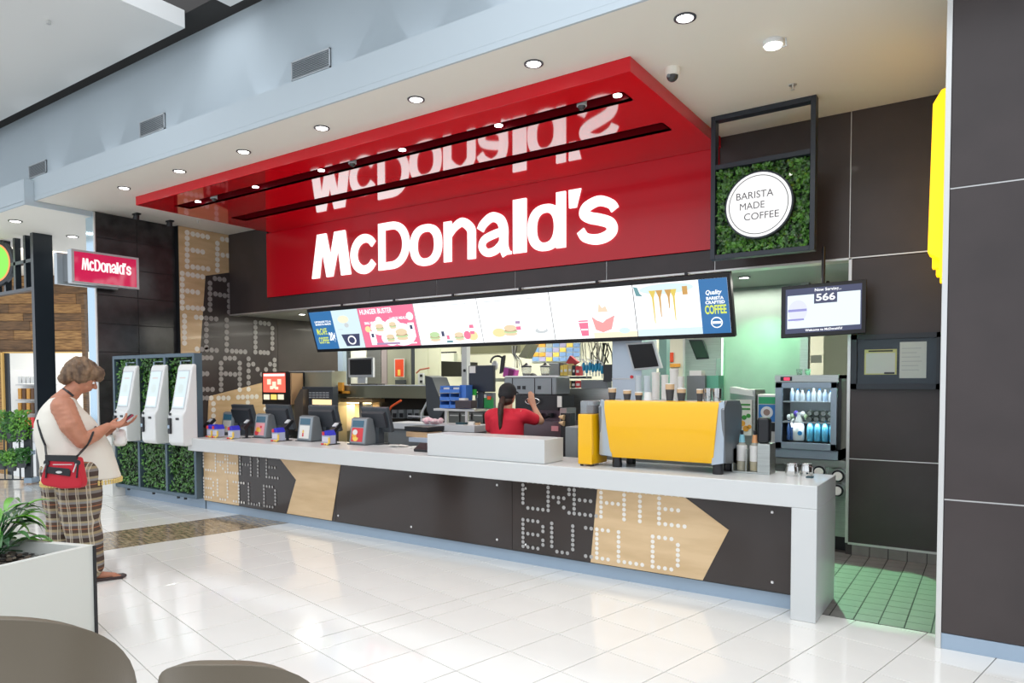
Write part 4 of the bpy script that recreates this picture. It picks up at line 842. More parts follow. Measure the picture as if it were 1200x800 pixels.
for x in (-1.535, -1.50): bottle(x, 6.76, shz[0], .18, .018, mat('dark_blue_bottle', (.05, .12, .3), .3), capb, 'slim_bottle', 'slim dark bottle left of the milk in the fridge, %s one' % ('left' if x < -1.52 else 'right'), 'bottle', 'slim bottles in the fridge')
for r_ in range(2):
    for i in range(4):
        x = -1.345+.058*i; z = shz[1]+.028+.052*r_; t = thing('drink_can', 'silver can end on the middle fridge shelf, %s layer, %s from the left' % (('lower', 'upper')[r_], ORD[i]), 'can', (x, 6.75, z-.026), 'cans on the middle fridge shelf')
        MB().cyl((x, 6.69, z), (x, 6.80, z), .026, n=14).build('can_body', mat('dark_can', (.07, .09, .07), .3, .4), t); MB().cyl((x, 6.688, z), (x, 6.691, z), .02, n=12).build('can_end', silver, t)
for i in range(7):
    x = -1.53+.03*i; z = shz[1]+random.uniform(.0, .05); t = thing('drink_pouch', 'small pale bottle heaped on the middle fridge shelf, %s from the left' % ORD[i], 'bottle', (x, 6.74, z), 'heaped small bottles in the fridge')
    MB().ball((x, 6.74, z+.028), .022, .03, .028, n=10).build('bottle_body', [white_pl, mat('pale_green', (.5, .65, .4), .5), mat('violet', (.15, .10, .5), .5)][i % 3 if i < 3 else i % 2], t, smooth=True)
for i in range(9):
    x = -1.51+.047*i; bottle(x, 6.74+random.uniform(0, .04), shz[2], random.uniform(.09, .12), .021, clr if i % 3 else mat('pale_sky', (.45, .6, .75), .3), capb if i % 2 else white_pl, 'small_bottle', 'small bottle on the top fridge shelf, %s from the left' % ORD[i], 'bottle', 'small bottles on the top fridge shelf')
for i, x in enumerate((-1.44, -1.37)): t = thing('glass_cup', 'clear glass on top of the drinks fridge, %s one' % ('left' if i == 0 else 'right'), 'glass', (x, 6.72, fz1)); MB().lathe((x, 6.72, fz1), [(.022, 0), (.028, .055), (.026, .055), (.02, .004)], 16).build('glass_body', mat('green_tint_glass', (.6, .8, .7), .1, trans=.5, alpha=.6), t, smooth=True)
pb('notice', wp, 950, 416, 963, 425, 8.985, .014); bpy.data.objects['notice'].name = 'paper_notice'; tag(bpy.data.objects['paper_notice'], 'small white notice on the wall above the fridge', 'notice')
# beverage dispensers between the machine and the fridge
t = pthing('juice_dispenser', 'juice dispenser with oranges picture left of the fridge', 'drink dispenser', 856, 455, 884, 515, 6.66, .3)
pb('cabinet', steel, 855, 456, 885, 528, 6.68, .35, t, bevel=.01); pb('picture_panel', wp, 862, 468, 881, 510, 6.665, .01, t)
for px, py, r, c in ((866, 500, .028, orp), (874, 502, .028, orp), (870, 496, .026, orp), (878, 500, .02, orp), (872, 489, .022, mat('leaf_print', (.05, .3, .05), .5)), (877, 487, .02, _m['leaf_print'])):
    p = aty(px, py, 6.66); MB().cyl(p, p+Vector((0, .006, 0)), r, n=14).build('picture_print', c, t)
for py in (473, 478): pb('print_line', _m['leaf_print'], 866, py, 879, py+2, 6.661, .004, t)
p = aty(868, 458, 6.66); MB().prism([(p.x-.1, 6.66, p.z-.02), (p.x+.12, 6.66, p.z-.05), (p.x+.1, 6.66, p.z-.0), (p.x-.1, 6.66, p.z+.04)], (0, .2, 0)).build('lid', white_pl, t)
t = pthing('coffee_dispenser', 'drinks machine with blue and green front next to the fridge', 'drink dispenser', 888, 463, 909, 530, 6.68, .3)
pb('cabinet', alu, 887, 462, 910, 532, 6.70, .3, t, bevel=.008); pb('green_band', mat('green_band', (.03, .35, .15), .4), 889, 465, 909, 473, 6.69, .01, t); pb('blue_panel', mat('blue_band', (.03, .18, .50), .4), 889, 474, 909, 494, 6.69, .01, t)
p = aty(898.5, 483, 6.685); MB().cyl(p, p+Vector((0, .006, 0)), .055, n=20).build('cup_picture', mat('picture_greywhite', (.7, .7, .72), .5), t); MB().cyl(p-Vector((0, .002, 0)), p+Vector((0, .003, 0)), .03, n=16).build('cup_picture', mat('cup_brown', (.3, .2, .17), .5), t)
pb('nozzle_recess', black, 890, 495, 908, 505, 6.69, .02, t); pb('drip_tray', black, 890, 524, 908, 529, 6.66, .05, t)

# ================================================================ SERVERY MID LINE: right side
t = pthing('steel_cabinet', 'tall pale blue steel cabinet behind the espresso machine', 'cabinet', 717, 400, 745, 470, 6.75)
pb('body', mat('pale_blue_steel', (.52, .60, .68), .35, .4), 717, 396, 752, 480, 6.72, .4, t, bevel=.01, zb=0); pb('joint', lt_grey, 717, 443, 744, 444.5, 6.715, .005, t); p = aty(740, 441.5, 6.71); MB().cyl(p, p+Vector((0, .01, 0)), .018, n=12).build('red_button', redp, t)
def tilted(name, label, pts, Y, frame, face, cat='screen'):
    t = thing(name, label, cat, aty(pts[3][0], pts[3][1], Y)); P = [aty(x, y, Y+(0 if i < 2 else .06)) for i, (x, y) in enumerate(pts)]
    MB().prism(P, (0, .05, 0)).build('casing', frame, t); c = sum(P, Vector())/4; MB().prism([c+(q-c)*.86+Vector((0, -.004, 0)) for q in P], (0, .003, 0)).build('screen', face, t); return t
tilted('order_screen', 'tilted dark screen in white frame above the espresso machine', [(733, 402), (766, 400), (775, 431), (742, 434)], 6.6, lt_grey, black)
tilted('order_screen', 'tilted dark tablet on the steel panel right of the espresso machine', [(807, 398), (823, 398), (831, 420), (816, 421)], 7.9, black, mat('dark_green_glass', (.02, .04, .03), .2))
box('lit', _m['dark_green_glass'], 0, .001, 0, .001, 0, .001); bpy.data.objects.remove(bpy.data.objects['lit'])
t = pthing('door_frame', 'green grey door frame between the kitchen and the servery', 'door frame', 773, 396, 781, 470, 7.6); pb('post', mat('green_grey_paint', (.20, .34, .32), .5), 772, 396, 781, 500, 7.6, .1, t, zb=0)
pw = structure(pb('wall_partition', mat('cream_partition', (.78, .76, .64), .6), 781, 396, 801, 500, 8.6, .05))
t = tag(pb('red_notice', mat('red_notice', (.85, .08, .02), .5), 781, 413, 789, 424, 8.58, .01), 'plain red notice on the cream wall between steel panels', 'notice')
t = tag(pb('wall_notice', orp, 785, 426, 797, 430, 8.58, .01), 'orange and yellow strip notice below the red notice', 'notice')
sp_ = thing('steel_cladding', 'tall brushed steel panel behind the cup tubes', 'panel', aty(822, 500, 7.96)); pb('sheet', steel, 801, 396, 846, 500, 7.97, .04, sp_); pb('edge', alu, 800, 396, 802, 480, 7.95, .03, sp_); pb('grey_strip', mid_grey, 839, 420, 845, 460, 7.95, .02, sp_)
pb('edge', white_pl, 845, 396, 847, 470, 7.94, .03, sp_)
cups_n = 0
for px, w_, py0, mt, nm in ((748.5, 8, 440, clr, 'clear cup stack, leftmost of the row behind the machine'), (758.5, 8, 440, clr, 'clear cup stack beside the white cup stacks'), (768.5, 9, 436, wcup, 'first tall white cup stack'), (779, 8, 439, wcup, 'second tall white cup stack'), (790, 10, 432, wcup, 'tallest white cup stack behind the tall paper cup'), (798, 7, 441, wcup, 'white cup stack in the dark holder')):
    p = aty(px, 463, 6.1); r = w_/2/F_*6.6; h = aty(px, py0, 6.1).z-.95
    t = thing('cup_stack', nm, 'cups', (p.x, 6.1, .95)); MB().lathe((p.x, 6.1, .95), [(r*.9, 0), (r, h-.02), (r*1.05, h-.02), (r*1.05, h)], 14).build('stack', mt, t, smooth=True)
    m = MB()
    for k in range(6): z = .95+h*(.45+.09*k); m.lathe((p.x, 6.1, z), [(r*1.03, 0), (r*1.03, .004)], 14)
    m.build('rims', mt, t)
tag(MB().box(-3.15, -1.95, 5.90, 6.6, .90, .95).box(-3.15, -1.95, 5.95, 6.55, 0, .90).build('prep_bench', steel), 'steel prep bench behind the espresso machine', 'bench')
t = pthing('steel_bin', 'grey steel container at the right of the cup stacks', 'container', 806, 440, 842, 470, 6.6, .2); pb('bin_body', mid_grey, 805, 440, 826, 475, 6.25, .2, t, zb=.95); pb('bin_body', mat('green_box', (.12, .42, .28), .4), 826, 440, 842, 452, 6.3, .15, t, zb=.95); pb('napkins', wp, 808, 434, 822, 440, 6.3, .1, t)
# ================================================================ SERVERY MID: coffee station behind the barista
rc = tag(MB().box(-6.6, -3.2, 6.36, 6.86, .82, .87).box(-6.6, -3.2, 6.40, 6.86, .0, .82).build('rear_worktop', steel), 'long steel worktop behind the barista', 'worktop')
e2 = pthing('black_espresso_machine', 'black and steel espresso machine in front of the barista', 'coffee machine', 588, 440, 668, 508, 6.4, .4)
pb('steel_top', mat('slate_steel', (.26, .28, .29), .35, .6), 590, 441, 652, 463, 6.42, .3, e2, bevel=.02)
for x_ in (600, 626, 646): pb('panel_line', black, x_, 443, x_+.6, 462, 6.415, .006, e2)
for x_ in (606, 612, 630): pb('knob', black, x_, 452, x_+3, 456, 6.41, .01, e2)
pb('top_rail', alu, 592, 440, 655, 441.5, 6.40, .02, e2); pb('front', black, 604, 463, 654, 480, 6.40, .35, e2); pb('label_plate', wp, 653, 464, 658, 477, 6.39, .01, e2)
pb('group_bay', mat('dark_mauve_steel', (.10, .07, .09), .3, .5), 604, 480, 658, 493, 6.46, .3, e2); pb('drip_tray', mat('mauve_steel', (.16, .13, .15), .3, .6), 600, 493, 662, 507, 6.38, .36, e2, bevel=.005, zb=.87)
pb('side', steel, 656, 478, 664, 494, 6.42, .2, e2)
for x in (632, 645): p = aty(x, 484, 6.42); MB().cyl(p, p+Vector((0, 0, -.05)), .03, n=14).cyl(p+Vector((0, -.02, -.03)), p+Vector((0, -.13, -.05)), .012).build('portafilter', black, e2)
p = aty(624, 470, 6.37); m = MB().tube([p+Vector((.09*math.cos(a), 0, .035*math.sin(a))) for a in [2*math.pi*i/16 for i in range(17)]], .006); m.build('steel_ring', ch, e2)
pb('red_sticker', pinkp, 646, 499, 654, 505, 6.37, .006, e2)
for px, nm in ((617, 'left'), (639, 'right')):
    p = aty(px, 462, 6.5); t = thing('bean_grinder', 'coffee bean grinder with clear hopper on the black machine, %s of two' % nm, 'grinder', p)
    hz = aty(px, 448, 6.5).z; tz = aty(px, 430, 6.5).z
    MB().lathe((p.x, 6.5, p.z-.02), [(.05, 0), (.055, hz-p.z), (.045, hz-p.z+.02)], 16).build('body', lt_grey, t, smooth=True); MB().lathe((p.x, 6.5, hz), [(.022, 0), (.055, tz-hz-.04), (.056, tz-hz)], 16).build('hopper', mat('hopper_smoke', (.6, .63, .6), .08, trans=.3, alpha=.45), t, smooth=True)
    MB().lathe((p.x, 6.5, hz+.005), [(.018, 0), (.045, (tz-hz)*.55)], 14).build('beans', _m['coffee_beans'], t, smooth=True); MB().lathe((p.x, 6.5, tz), [(.06, 0), (.06, .012), (.02, .03), (.012, .045)], 16).build('lid', black, t, smooth=True)
    MB().obox((p.x+.035, 6.44, p.z-.01), (.008, 0, 0), (0, .008, 0), (.02, 0, .06)).build('handle', black, t); box('chute', black, p.x-.035, p.x+.035, 6.43, 6.47, p.z-.045, p.z+.005, t)
t = pthing('service_monitor', 'back of a large black monitor between the fry station and the barista', 'monitor', 549, 428, 578, 460, 6.5); pb('casing', mat('monitor_navy', (.012, .018, .032), .4), 549, 428, 578, 459, 6.5, .05, t, bevel=.008); pb('label', wp, 550, 429, 557, 437, 6.494, .005, t); pb('green_sticker', mat('green_sticker', (.05, .55, .08), .5), 550, 456, 558, 463, 6.48, .01, t)
pb('stand', dk_grey, 560, 459, 566, 478, 6.52, .04, t)
t = pthing('control_board', 'grey and green control panel under the large black monitor', 'panel', 557, 459, 579, 478, 6.55); pb('panel_plate', mid_grey, 557, 460, 578, 479, 6.55, .05, t); pb('green_poster', mat('poster_green', (.03, .30, .08), .5), 564, 466, 578, 478, 6.54, .01, t); pb('red_button', mat('orange_red', (.8, .12, .03), .5), 571, 464, 575, 468, 6.53, .01, t)
for i in range(3): pb('paper_tag', wp, 559+4*i, 462, 561.5+4*i, 466, 6.54, .008, t)
# blue bins
t0 = None
for r_ in range(3):
    for c_ in range(2):
        x0 = 516+11.5*c_; y0 = 452+9*r_; a = aty(x0, y0+8, 6.3); b = aty(x0+11, y0, 6.3)
        t = thing('storage_bin', 'blue open storage bin, %s row, %s of the stack' % (['top', 'middle', 'bottom'][r_], ['left', 'right'][c_]), 'bin', ((a.x+b.x)/2, 6.36, a.z), 'blue storage bins')
        bl = mat('bin_blue', (.06, .20, .62), .4); w_ = b.x-a.x; h_ = b.z-a.z
        MB().box(a.x, a.x+.006, 6.30, 6.48, a.z, b.z).box(b.x-.006, b.x, 6.30, 6.48, a.z, b.z).box(a.x, b.x, 6.47, 6.48, a.z, b.z).box(a.x, b.x, 6.30, 6.48, a.z, a.z+.005).build('tray', bl, t); box('front_lip', bl, a.x, b.x, 6.292, 6.30, a.z, a.z+h_*.5, t)
        box('contents', wp if r_ == 0 else navyp, a.x+.015, b.x-.02, 6.34, 6.44, a.z+.005, a.z+h_*(.75 if r_ == 0 else .35), t)
tag(pb('bin_rack', mat('bin_blue', (0, 0, 0)), 539, 451, 546, 479, 6.33, .12), 'blue end panel beside the storage bins', 'rack')
t = pthing('wall_shelf', 'thin steel shelf under the blue bins', 'shelf', 508, 479, 556, 481, 6.3); pb('board', alu, 508, 479, 556, 481.5, 6.26, .3, t); pb('post', alu, 521, 481, 524, 505, 6.3, .03, t); pb('post', alu, 545, 481, 548, 505, 6.3, .03, t)
t = pthing('till_printer', 'black receipt printer on the thin steel shelf', 'printer', 533, 470, 552, 479, 6.2); pb('body', mat('printer_dark', (.05, .04, .05), .4), 533, 469, 552, 478.5, 6.2, .12, t, bevel=.01); pb('paper', wp, 538, 466.5, 545, 469.5, 6.22, .06, t)
t = pthing('support_column', 'slim grey steel column behind the blue bins', 'column', 541, 400, 547, 450, 7.4); pb('post', lt_grey, 541, 398, 547, 520, 7.4, .08, t); p = aty(544, 434, 7.39); MB().cyl(p, p+Vector((0, .01, 0)), .02, n=12).build('knob', black, t)
# pink cloth bundle + steel worktop at left
tag(pb('left_worktop', lt_grey, 455, 497, 556, 504, 6.0, .34), 'pale worktop behind the till screens', 'worktop'); tag(pb('worktop_cabinet', mid_grey, 455, 504, 556, 560, 6.03, .3, zb=0), 'grey cabinet under the pale worktop', 'cabinet')
m = MB(); p = aty(504, 494, 6.0)
for i in range(16): m.ball((p.x+random.uniform(-.11, .11), 6.0+random.uniform(0, .08), p.z+random.uniform(-.02, .02)+.0), random.uniform(.025, .05), random.uniform(.03, .05), random.uniform(.02, .035), n=8)
tag(m.build('cloth_bundle', mat('pink_cloth', (.80, .45, .52), .8, noise_=.2, nscale=30, col2=(.85, .75, .75)), smooth=True), 'bundle of pink and white cloth on the pale worktop', 'cloth')
t = pthing('paper_tray', 'dark tray of brown paper bags below the pink cloth', 'tray', 474, 503, 500, 514, 5.7); pb('tray', black, 474, 500, 501, 505, 5.72, .3, t); pb('paper_bags', mat('kraft_sleeve', (0, 0, 0)), 476, 506, 500, 512, 5.72, .25, t); pb('blue_bag', mat('pale_blue_bag', (.55, .65, .78), .6), 479, 513, 501, 518, 5.66, .2, t)
# dark fryer equipment with angled chutes
t = pthing('fry_station', 'dark steel fry station with sloping chute left of the blue bins', 'fryer', 452, 466, 515, 500, 7.0)
pb('back', mat('fryer_dark', (.04, .035, .028), .4, .5), 447, 466, 503, 500, 7.3, .1, t); sh_ = thing('steel_hood', 'long olive steel hood over the heated pass and fry station', 'hood', aty(440, 466, 7.2)); pb('hood_box', mat('olive_steel', (.34, .34, .24), .3, .7), 382, 452, 503, 466, 7.0, .9, sh_); pb('hood_lip', lt_grey, 382, 451, 502, 452, 6.98, .4, sh_)
P1 = [aty(x, y, 6.9) for x, y in ((498, 440), (506, 442), (521, 480), (508, 500), (500, 480))]; MB().prism(P1, (0, .3, 0)).build('chute_side', dk_grey, t)
MB().tube([aty(503, 467, 6.95), aty(499, 474, 6.95), aty(494, 484, 6.95), aty(494, 494, 6.95)], .015).build('rail', lt_grey, t, smooth=True)
MB().tube([aty(455, 482, 6.9), aty(459, 476, 6.9), aty(470, 469, 6.9)], .016).build('red_handle', mat('orange_red', (0, 0, 0)), t); MB().tube([aty(455, 482, 6.9), aty(455, 497, 6.9)], .014).build('steel_leg', lt_grey, t)
for x in (462, 470, 480, 488): pb('fry_basket', mid_grey, x-3, 480, x+3, 490, 7.1, .1, t); pb('basket_front', black, x-2, 484, x+2, 489, 7.09, .01, t)
pb('basket_rail', lt_grey, 478, 487, 503, 488.5, 7.08, .03, t); pb('tray_edge', lt_grey, 459, 497, 503, 499, 6.95, .2, t); pb('cabinet', mid_grey, 452, 500, 512, 560, 6.97, .5, t, zb=0)
# heated pass with warm light
t = pthing('heated_pass', 'warm lit heated food pass below the steel hood', 'food warmer', 385, 467, 445, 505, 7.1); pb('shelf', mat('pass_wood', (.55, .36, .18), .5), 388, 467, 436, 471, 7.05, .3, t); pb('back', mat('pass_back', (.75, .62, .42), .5), 388, 466, 445, 510, 7.5, .05, t)
pb('lamp_tube', emis('warm_tube', (1, .75, .4), 6), 390, 471.5, 434, 472.5, 7.2, .02, t); pb('divider', alu, 400, 471, 404, 505, 7.15, .2, t); pb('divider', alu, 421, 471, 425, 505, 7.15, .2, t); pb('olive_panel', mat('olive_steel', (0, 0, 0)), 390, 473, 402, 495, 7.12, .04, t); pb('base', steel, 391, 500, 445, 530, 7.35, .2, t, zb=0)
lamp('AREA', aty(414, 474, 7.3), 5, (1, .72, .38), shape='RECTANGLE', size=.5, size_y=.1)
t = pthing('soda_cabinet', 'pale beige steel drinks cabinet behind the leftmost till screens', 'cabinet', 338, 435, 389, 500, 6.85); pb('body', mat('beige_steel', (.45, .45, .34), .4, .4), 338, 435, 389, 520, 6.9, .28, t, zb=0); pb('top_edge', lt_grey, 338, 434.5, 389, 436, 6.88, .05, t)
q = pthing('vent_unit', 'dark grey machine with three rows of vent slots', 'machine', 354, 453, 390, 476, 6.7); pb('casing', dk_grey, 354, 453, 390, 478, 6.7, .1, q, bevel=.006, zb=0)
for r_ in range(3):
    for c_ in range(6): pb('vent_slot', lt_grey, 362+4*c_, 459.5+2.6*r_, 365+4*c_, 460.7+2.6*r_, 6.694, .006, q)
pb('slot_light', emis('pass_glow', (1, .72, .38), 1.1), 366, 468, 388, 474, 6.69, .01, q)
tag(MB().prism([aty(345, 470, 6.6), aty(352, 456, 6.6), aty(355, 456, 6.6), aty(355, 505, 6.6), aty(346, 505, 6.6)], (0, .25, 0)).build('steel_guard', mat('taupe_steel', (.22, .19, .16), .35, .6)), 'taupe steel side guard beside the vent unit', 'guard')
t = pthing('drink_tower', 'soft drink machine with glowing red picture panel', 'drink machine', 308, 436, 336, 474, 6.6, .1)
pb('casing', black, 307, 435.5, 339, 474, 6.62, .3, t, bevel=.005); pb('red_panel', emis('red_glow_panel', (.90, .12, .08), 1.2), 308.5, 437, 334, 459.5, 6.613, .006, t); pb('text_strip', WH, 309, 438, 333, 440.5, 6.606, .006, t)
for x, y, w_, h_ in ((315, 444, 6, 8), (321, 447, 6, 10), (327, 444, 6, 8), (318, 452, 5, 5), (324, 453, 5, 4)): pb('cup_picture', em('cream', (0, 0, 0)), x-w_/3, y, x+w_/3, y+h_*.8, 6.604, .006, t)
for i in range(3): pb('flavour_label', em('cream', (0, 0, 0)) if i != 1 else emis('label_yellow', (.95, .65, .15), 1), 309+8.3*i, 462, 315.5+8.3*i, 468, 6.612, .006, t)
pb('side_light', mat('warm_side', (.6, .38, .2), .4), 339, 437, 342, 474, 6.64, .2, t)
box('tower_base', steel, aty(305, 480, 6.6).x, aty(338, 480, 6.6).x, 6.6, 7.0, 0, .86); tag(bpy.data.objects['tower_base'], 'steel cabinet under the soft drink machine', 'cabinet')
# back of kitchen
t = pthing('office_monitor', 'dark monitor in a pale frame on the steel hood', 'monitor', 408, 419, 437, 450, 7.1); pb('casing', lt_grey, 408, 419, 437, 442, 7.1, .04, t, bevel=.006); pb('screen', black, 410, 421, 435, 439, 7.095, .006, t); pb('stand', lt_grey, 419, 442, 428, 449, 7.12, .04, t); pb('foot', black, 411, 449.5, 442, 451, 7.05, .15, t)
t = pthing('safety_poster', 'red and yellow poster on the olive steel wall', 'poster', 462, 420, 473, 442, 7.9); pb('sheet', wp, 462, 420, 473.5, 442, 7.9, .008, t); pb('red_print', mat('red_notice', (0, 0, 0)), 463, 421, 472.5, 441, 7.893, .008, t); pb('yellow_print', yp, 466, 433, 469, 440, 7.888, .006, t); pb('grey_box', dk_grey, 463, 445, 474, 450, 7.89, .04, t)
wk = mat('olive_wall_panel', (.42, .43, .33), .45, .3)
for x0, x1 in ((398, 412), (412, 430), (430, 446), (446, 454)): pass
kp = structure(MB().box(0, .001, 0, .001, 0, .001).build('wall_panels', wk, base=(aty(440, 450, 7.95).x, 7.95, 0)))
kp.data.clear_geometry(); 
for x0, x1, mt in ((398, 411, steel), (411, 430, mat('white_cladding', (.72, .72, .62), .5)), (430, 447, steel), (447, 454, mat('mauve_cladding', (.35, .30, .30), .5)), (454, 482, wk), (482, 486, dk_grey), (486, 502, mat('cream_cladding', (.62, .64, .48), .5)), (502, 515, _m['cream_cladding'])): pb('panel', mt, x0+.3, 395, x1-.3, 520, 7.95, .05, kp)
tag(pb('blue_post', steel_blue, 396, 400, 402, 470, 7.8, .08, zb=0), 'narrow blue post at the end of the left wall', 'post')
p = aty(405, 461, 6.95); t = thing('hazard_toy', 'small orange figure stuck on the steel hood', 'ornament', p); pb('body', orp, 396, 448, 401, 461, 6.93, .04, t); pb('base', orp, 394, 458, 407, 461, 6.93, .05, t)
t = pthing('extractor', 'black extractor hood in the kitchen behind the blue bins', 'extractor', 496, 422, 541, 440, 8.4, .4); MB().prism([aty(x, y, 8.4) for x, y in ((496, 423), (504, 422.5), (541, 424), (541, 441), (512, 441), (496, 434))], (0, .4, 0)).build('hood', mat('hood_black', (.02, .02, .018), .5), t); pb('socket_box', lt_grey, 490, 437, 496, 450, 7.9, .03, t)
for y in (440, 447): pb('socket', black, 492, y-1.5, 494.5, y+1.5, 7.89, .01, t)
pb('kitchen_pipe', mat('copper_red', (.45, .14, .08), .4), 0, 0, 1, 1, 8); bpy.data.objects.remove(bpy.data.objects['kitchen_pipe'])
MB().tube([aty(488, 437, 7.8), aty(492, 433, 7.8), aty(503, 431, 7.8)], .012).build('red_hose', _m['copper_red'], t)
tag(pb('wall_slot', black, 514, 412, 533, 413.5, 9.9, .05), 'black slot high on the kitchen wall', 'vent'); tag(pb('wall_unit', mat('pale_green_unit', (.62, .66, .55), .5), 514, 414, 532, 424, 9.9, .1), 'pale wall unit under the black slot', 'unit')
t = pthing('notice_board', 'board of blue, orange and yellow picture notices on the kitchen wall', 'notice board', 623, 402, 680, 425, 10.16, .03); pb('board', mat('board_grey', (.45, .50, .50), .6), 623, 401, 680, 424, 10.175, .022, t)
cc = [orp, mat('notice_blue', (.20, .35, .65), .6), mat('notice_grey', (.40, .45, .45), .6), yp, mat('notice_lilac', (.40, .38, .62), .6)]
for r_ in range(4):
    for c_ in range(7): pb('notice', cc[0] if c_ < 2 and r_ % 2 == 0 else cc[[1, 1, 2, 1, 4, 3, 1][(c_+r_) % 7]], 624+8*c_, 402+5.5*r_, 631+8*c_, 406.5+5.5*r_, 10.162, .012, t)
tag(MB().prism([aty(x, y, 7.6) for x, y in ((617, 403), (624, 403), (616, 420), (607, 418))], (0, .15, 0)).build('ceiling_speaker', mat('olive_box', (.20, .21, .15), .5)), 'tilted olive box hanging near the kitchen ceiling', 'box')
t = pthing('hanging_headset', 'black and white headset and cables hanging behind the barista', 'headset', 577, 417, 593, 440, 7.0)
MB().tube([aty(577+8*math.cos(a)+6, 425-8*math.sin(a), 7.0) for a in [math.pi*i/10 for i in range(11)]], .012).build('band', black, t, smooth=True); p = aty(580, 428, 7); MB().ball(p, .05, .03, .06).build('earpiece', white_pl, t, smooth=True); MB().obox(aty(589, 427, 6.98), (.02, 0, .01), (0, .02, 0), (.015, 0, .10)).build('handset', black, t)
for i in range(4): MB().tube([aty(600+2*i, 405, 7), aty(601+i, 415, 7), aty(604+2*i, 422, 7), aty(603+3*i, 431, 7)], .006).build('cable', [white_pl, black][i % 2], t)
t = pthing('magenta_box', 'tilted magenta and white box on the shelf behind the barista', 'box', 590, 430, 603, 444, 6.9); MB().prism([aty(x, y, 6.9) for x, y in ((591, 430), (604, 433), (602, 444), (589, 441))], (0, .08, 0)).build('carton', mat('magenta', (.62, .10, .45), .5), t); MB().prism([aty(x, y, 6.895) for x, y in ((596, 432), (602, 434), (600, 442), (595, 441))], (0, .004, 0)).build('print', mat('plum', (.25, .03, .15), .5), t); MB().prism([aty(x, y, 6.9) for x, y in ((591, 429), (604, 432), (604, 433.5), (591, 430.5))], (0, .08, 0)).build('lid', wp, t)
tag(pb('high_shelf', mat('olive_steel', (0, 0, 0)), 577, 443, 612, 447, 6.88, .3), 'narrow shelf carrying the magenta box', 'shelf')
t = pthing('steel_cabinet', 'grey steel unit between the notice board and the sauce shelf', 'cabinet', 643, 424, 657, 445, 7.6, .2); pb('body', mid_grey, 643, 425, 657, 460, 7.6, .2, t, bevel=.01, zb=0); MB().ball(aty(624, 444, 6.75), .07, .06, .07, n=12).build('black_bag', mat('bag_black', (.02, .02, .02), .5), t, smooth=True)
sh = pthing('condiment_shelf', 'two tier black shelf of cartons right of the bean grinders', 'shelf', 656, 440, 682, 455, 6.9)
pb('shelf_board', dk_grey, 656, 441, 686, 443.5, 6.88, .15, sh); pb('cabinet', steel, 650, 455, 714, 458, 6.88, .3, sh, zb=0); pb('side', dk_grey, 655, 425, 656.5, 456, 6.9, .15, sh)
cart = [yp, mat('tan_carton', (.65, .50, .22), .6), black, redp, wp, mat('green_carton', (.03, .40, .22), .6)]
for i, (x0, x1, y0, y1, c, nm) in enumerate(((656, 660, 428, 440, 0, 'yellow carton, left end of the upper shelf'), (660.5, 665, 427, 440, 0, 'second yellow carton on the upper shelf'), (665.5, 670, 426, 440, 1, 'tan carton on the upper shelf'), (670.5, 674, 428, 440, 2, 'black carton on the upper shelf'), (674.5, 679, 429, 440, 3, 'red carton at the right of the upper shelf'),
        (656, 664, 447, 454, 5, 'green and white carton on the lower shelf'), (665, 669, 446, 454.5, 1, 'tan carton on the lower shelf'), (669.5, 674, 446, 454.5, 2, 'black carton on the lower shelf'), (674.5, 680, 446, 454, 3, 'red and white carton on the lower shelf'))):
    t = pthing('carton', nm+' by the grinders', 'carton', x0, y0, x1, y1, 6.9, .08, 'cartons on the condiment shelf'); pb('box_body', cart[c], x0, y0, x1, y1, 6.9, .08, t); pb('label', wp, x0+.8, (y0+y1)/2-1, x1-.8, (y0+y1)/2+2, 6.896, .004, t)
tag(MB().prism([aty(x, y, 6.95) for x, y in ((663, 425), (668, 416.5), (677, 424), (672, 428))], (0, .05, 0)).build('red_box', mat('deep_red', (.50, .03, .04), .5)), 'tilted dark red box on top of the cartons', 'box')
t = pthing('syrup_taps', 'cluster of blue and white dispenser taps with hanging tubes', 'dispenser', 682, 420, 707, 446, 6.8)
for i in range(7):
    p = aty(684+3.6*i, 433+random.uniform(-3, 3), 6.8+random.uniform(0, .06)); MB().lathe((p.x, p.y, p.z-.03), [(.012, 0), (.018, .02), (.018, .07), (.01, .09)], 10).build('tap_body', mat('tap_blue', (.02, .28, .48), .35), t, smooth=True)
    MB().tube([(p.x, p.y, p.z+.05), (p.x+.01, p.y, p.z+.08), (p.x-.02, p.y-.02, p.z+.10)], .007).build('tap_lever', white_pl, t); MB().tube([(p.x, p.y, p.z+.06), (p.x-.02+random.uniform(-.03, .03), p.y+.05, p.z+.16), (p.x-.05, p.y+.05, p.z+.3)], .006).build('hose', mat('pale_hose', (.7, .68, .55), .4), t, smooth=True)
    MB().cyl((p.x, p.y, p.z-.03), (p.x, p.y, p.z-.08), .007).build('nozzle', steel, t)
pb('bracket', mid_grey, 681, 445, 712, 455, 6.85, .1, t); pb('tap_rail', steel, 681, 427, 708, 429, 6.9, .03, t)
m = MB()
for i in range(14): x = random.uniform(696, 716); m.tube([aty(x, 402, 6.95), aty(x+random.uniform(-6, 6), 414, 6.9), aty(x+random.uniform(-6, 6), 425+random.uniform(0, 8), 6.95)], .007, 6)
tag(m.build('cable_bundle', mat('cable_dark', (.05, .05, .04), .5), smooth=True), 'bundle of dark cables hanging left of the pale blue steel cabinet', 'cables')
tag(pb('black_box', black, 707, 427, 717, 447, 6.8, .1), 'small black box left of the pale blue steel cabinet', 'box')
t = pthing('utensil_caddy', 'clear caddy of lids beside the grinder', 'caddy', 676, 460, 700, 478, 5.6)
tag(pb('utensil_rack', black, 657, 484, 668, 500, 6.0, .1, zb=0), 'small black rack right of the barista machine', 'rack')
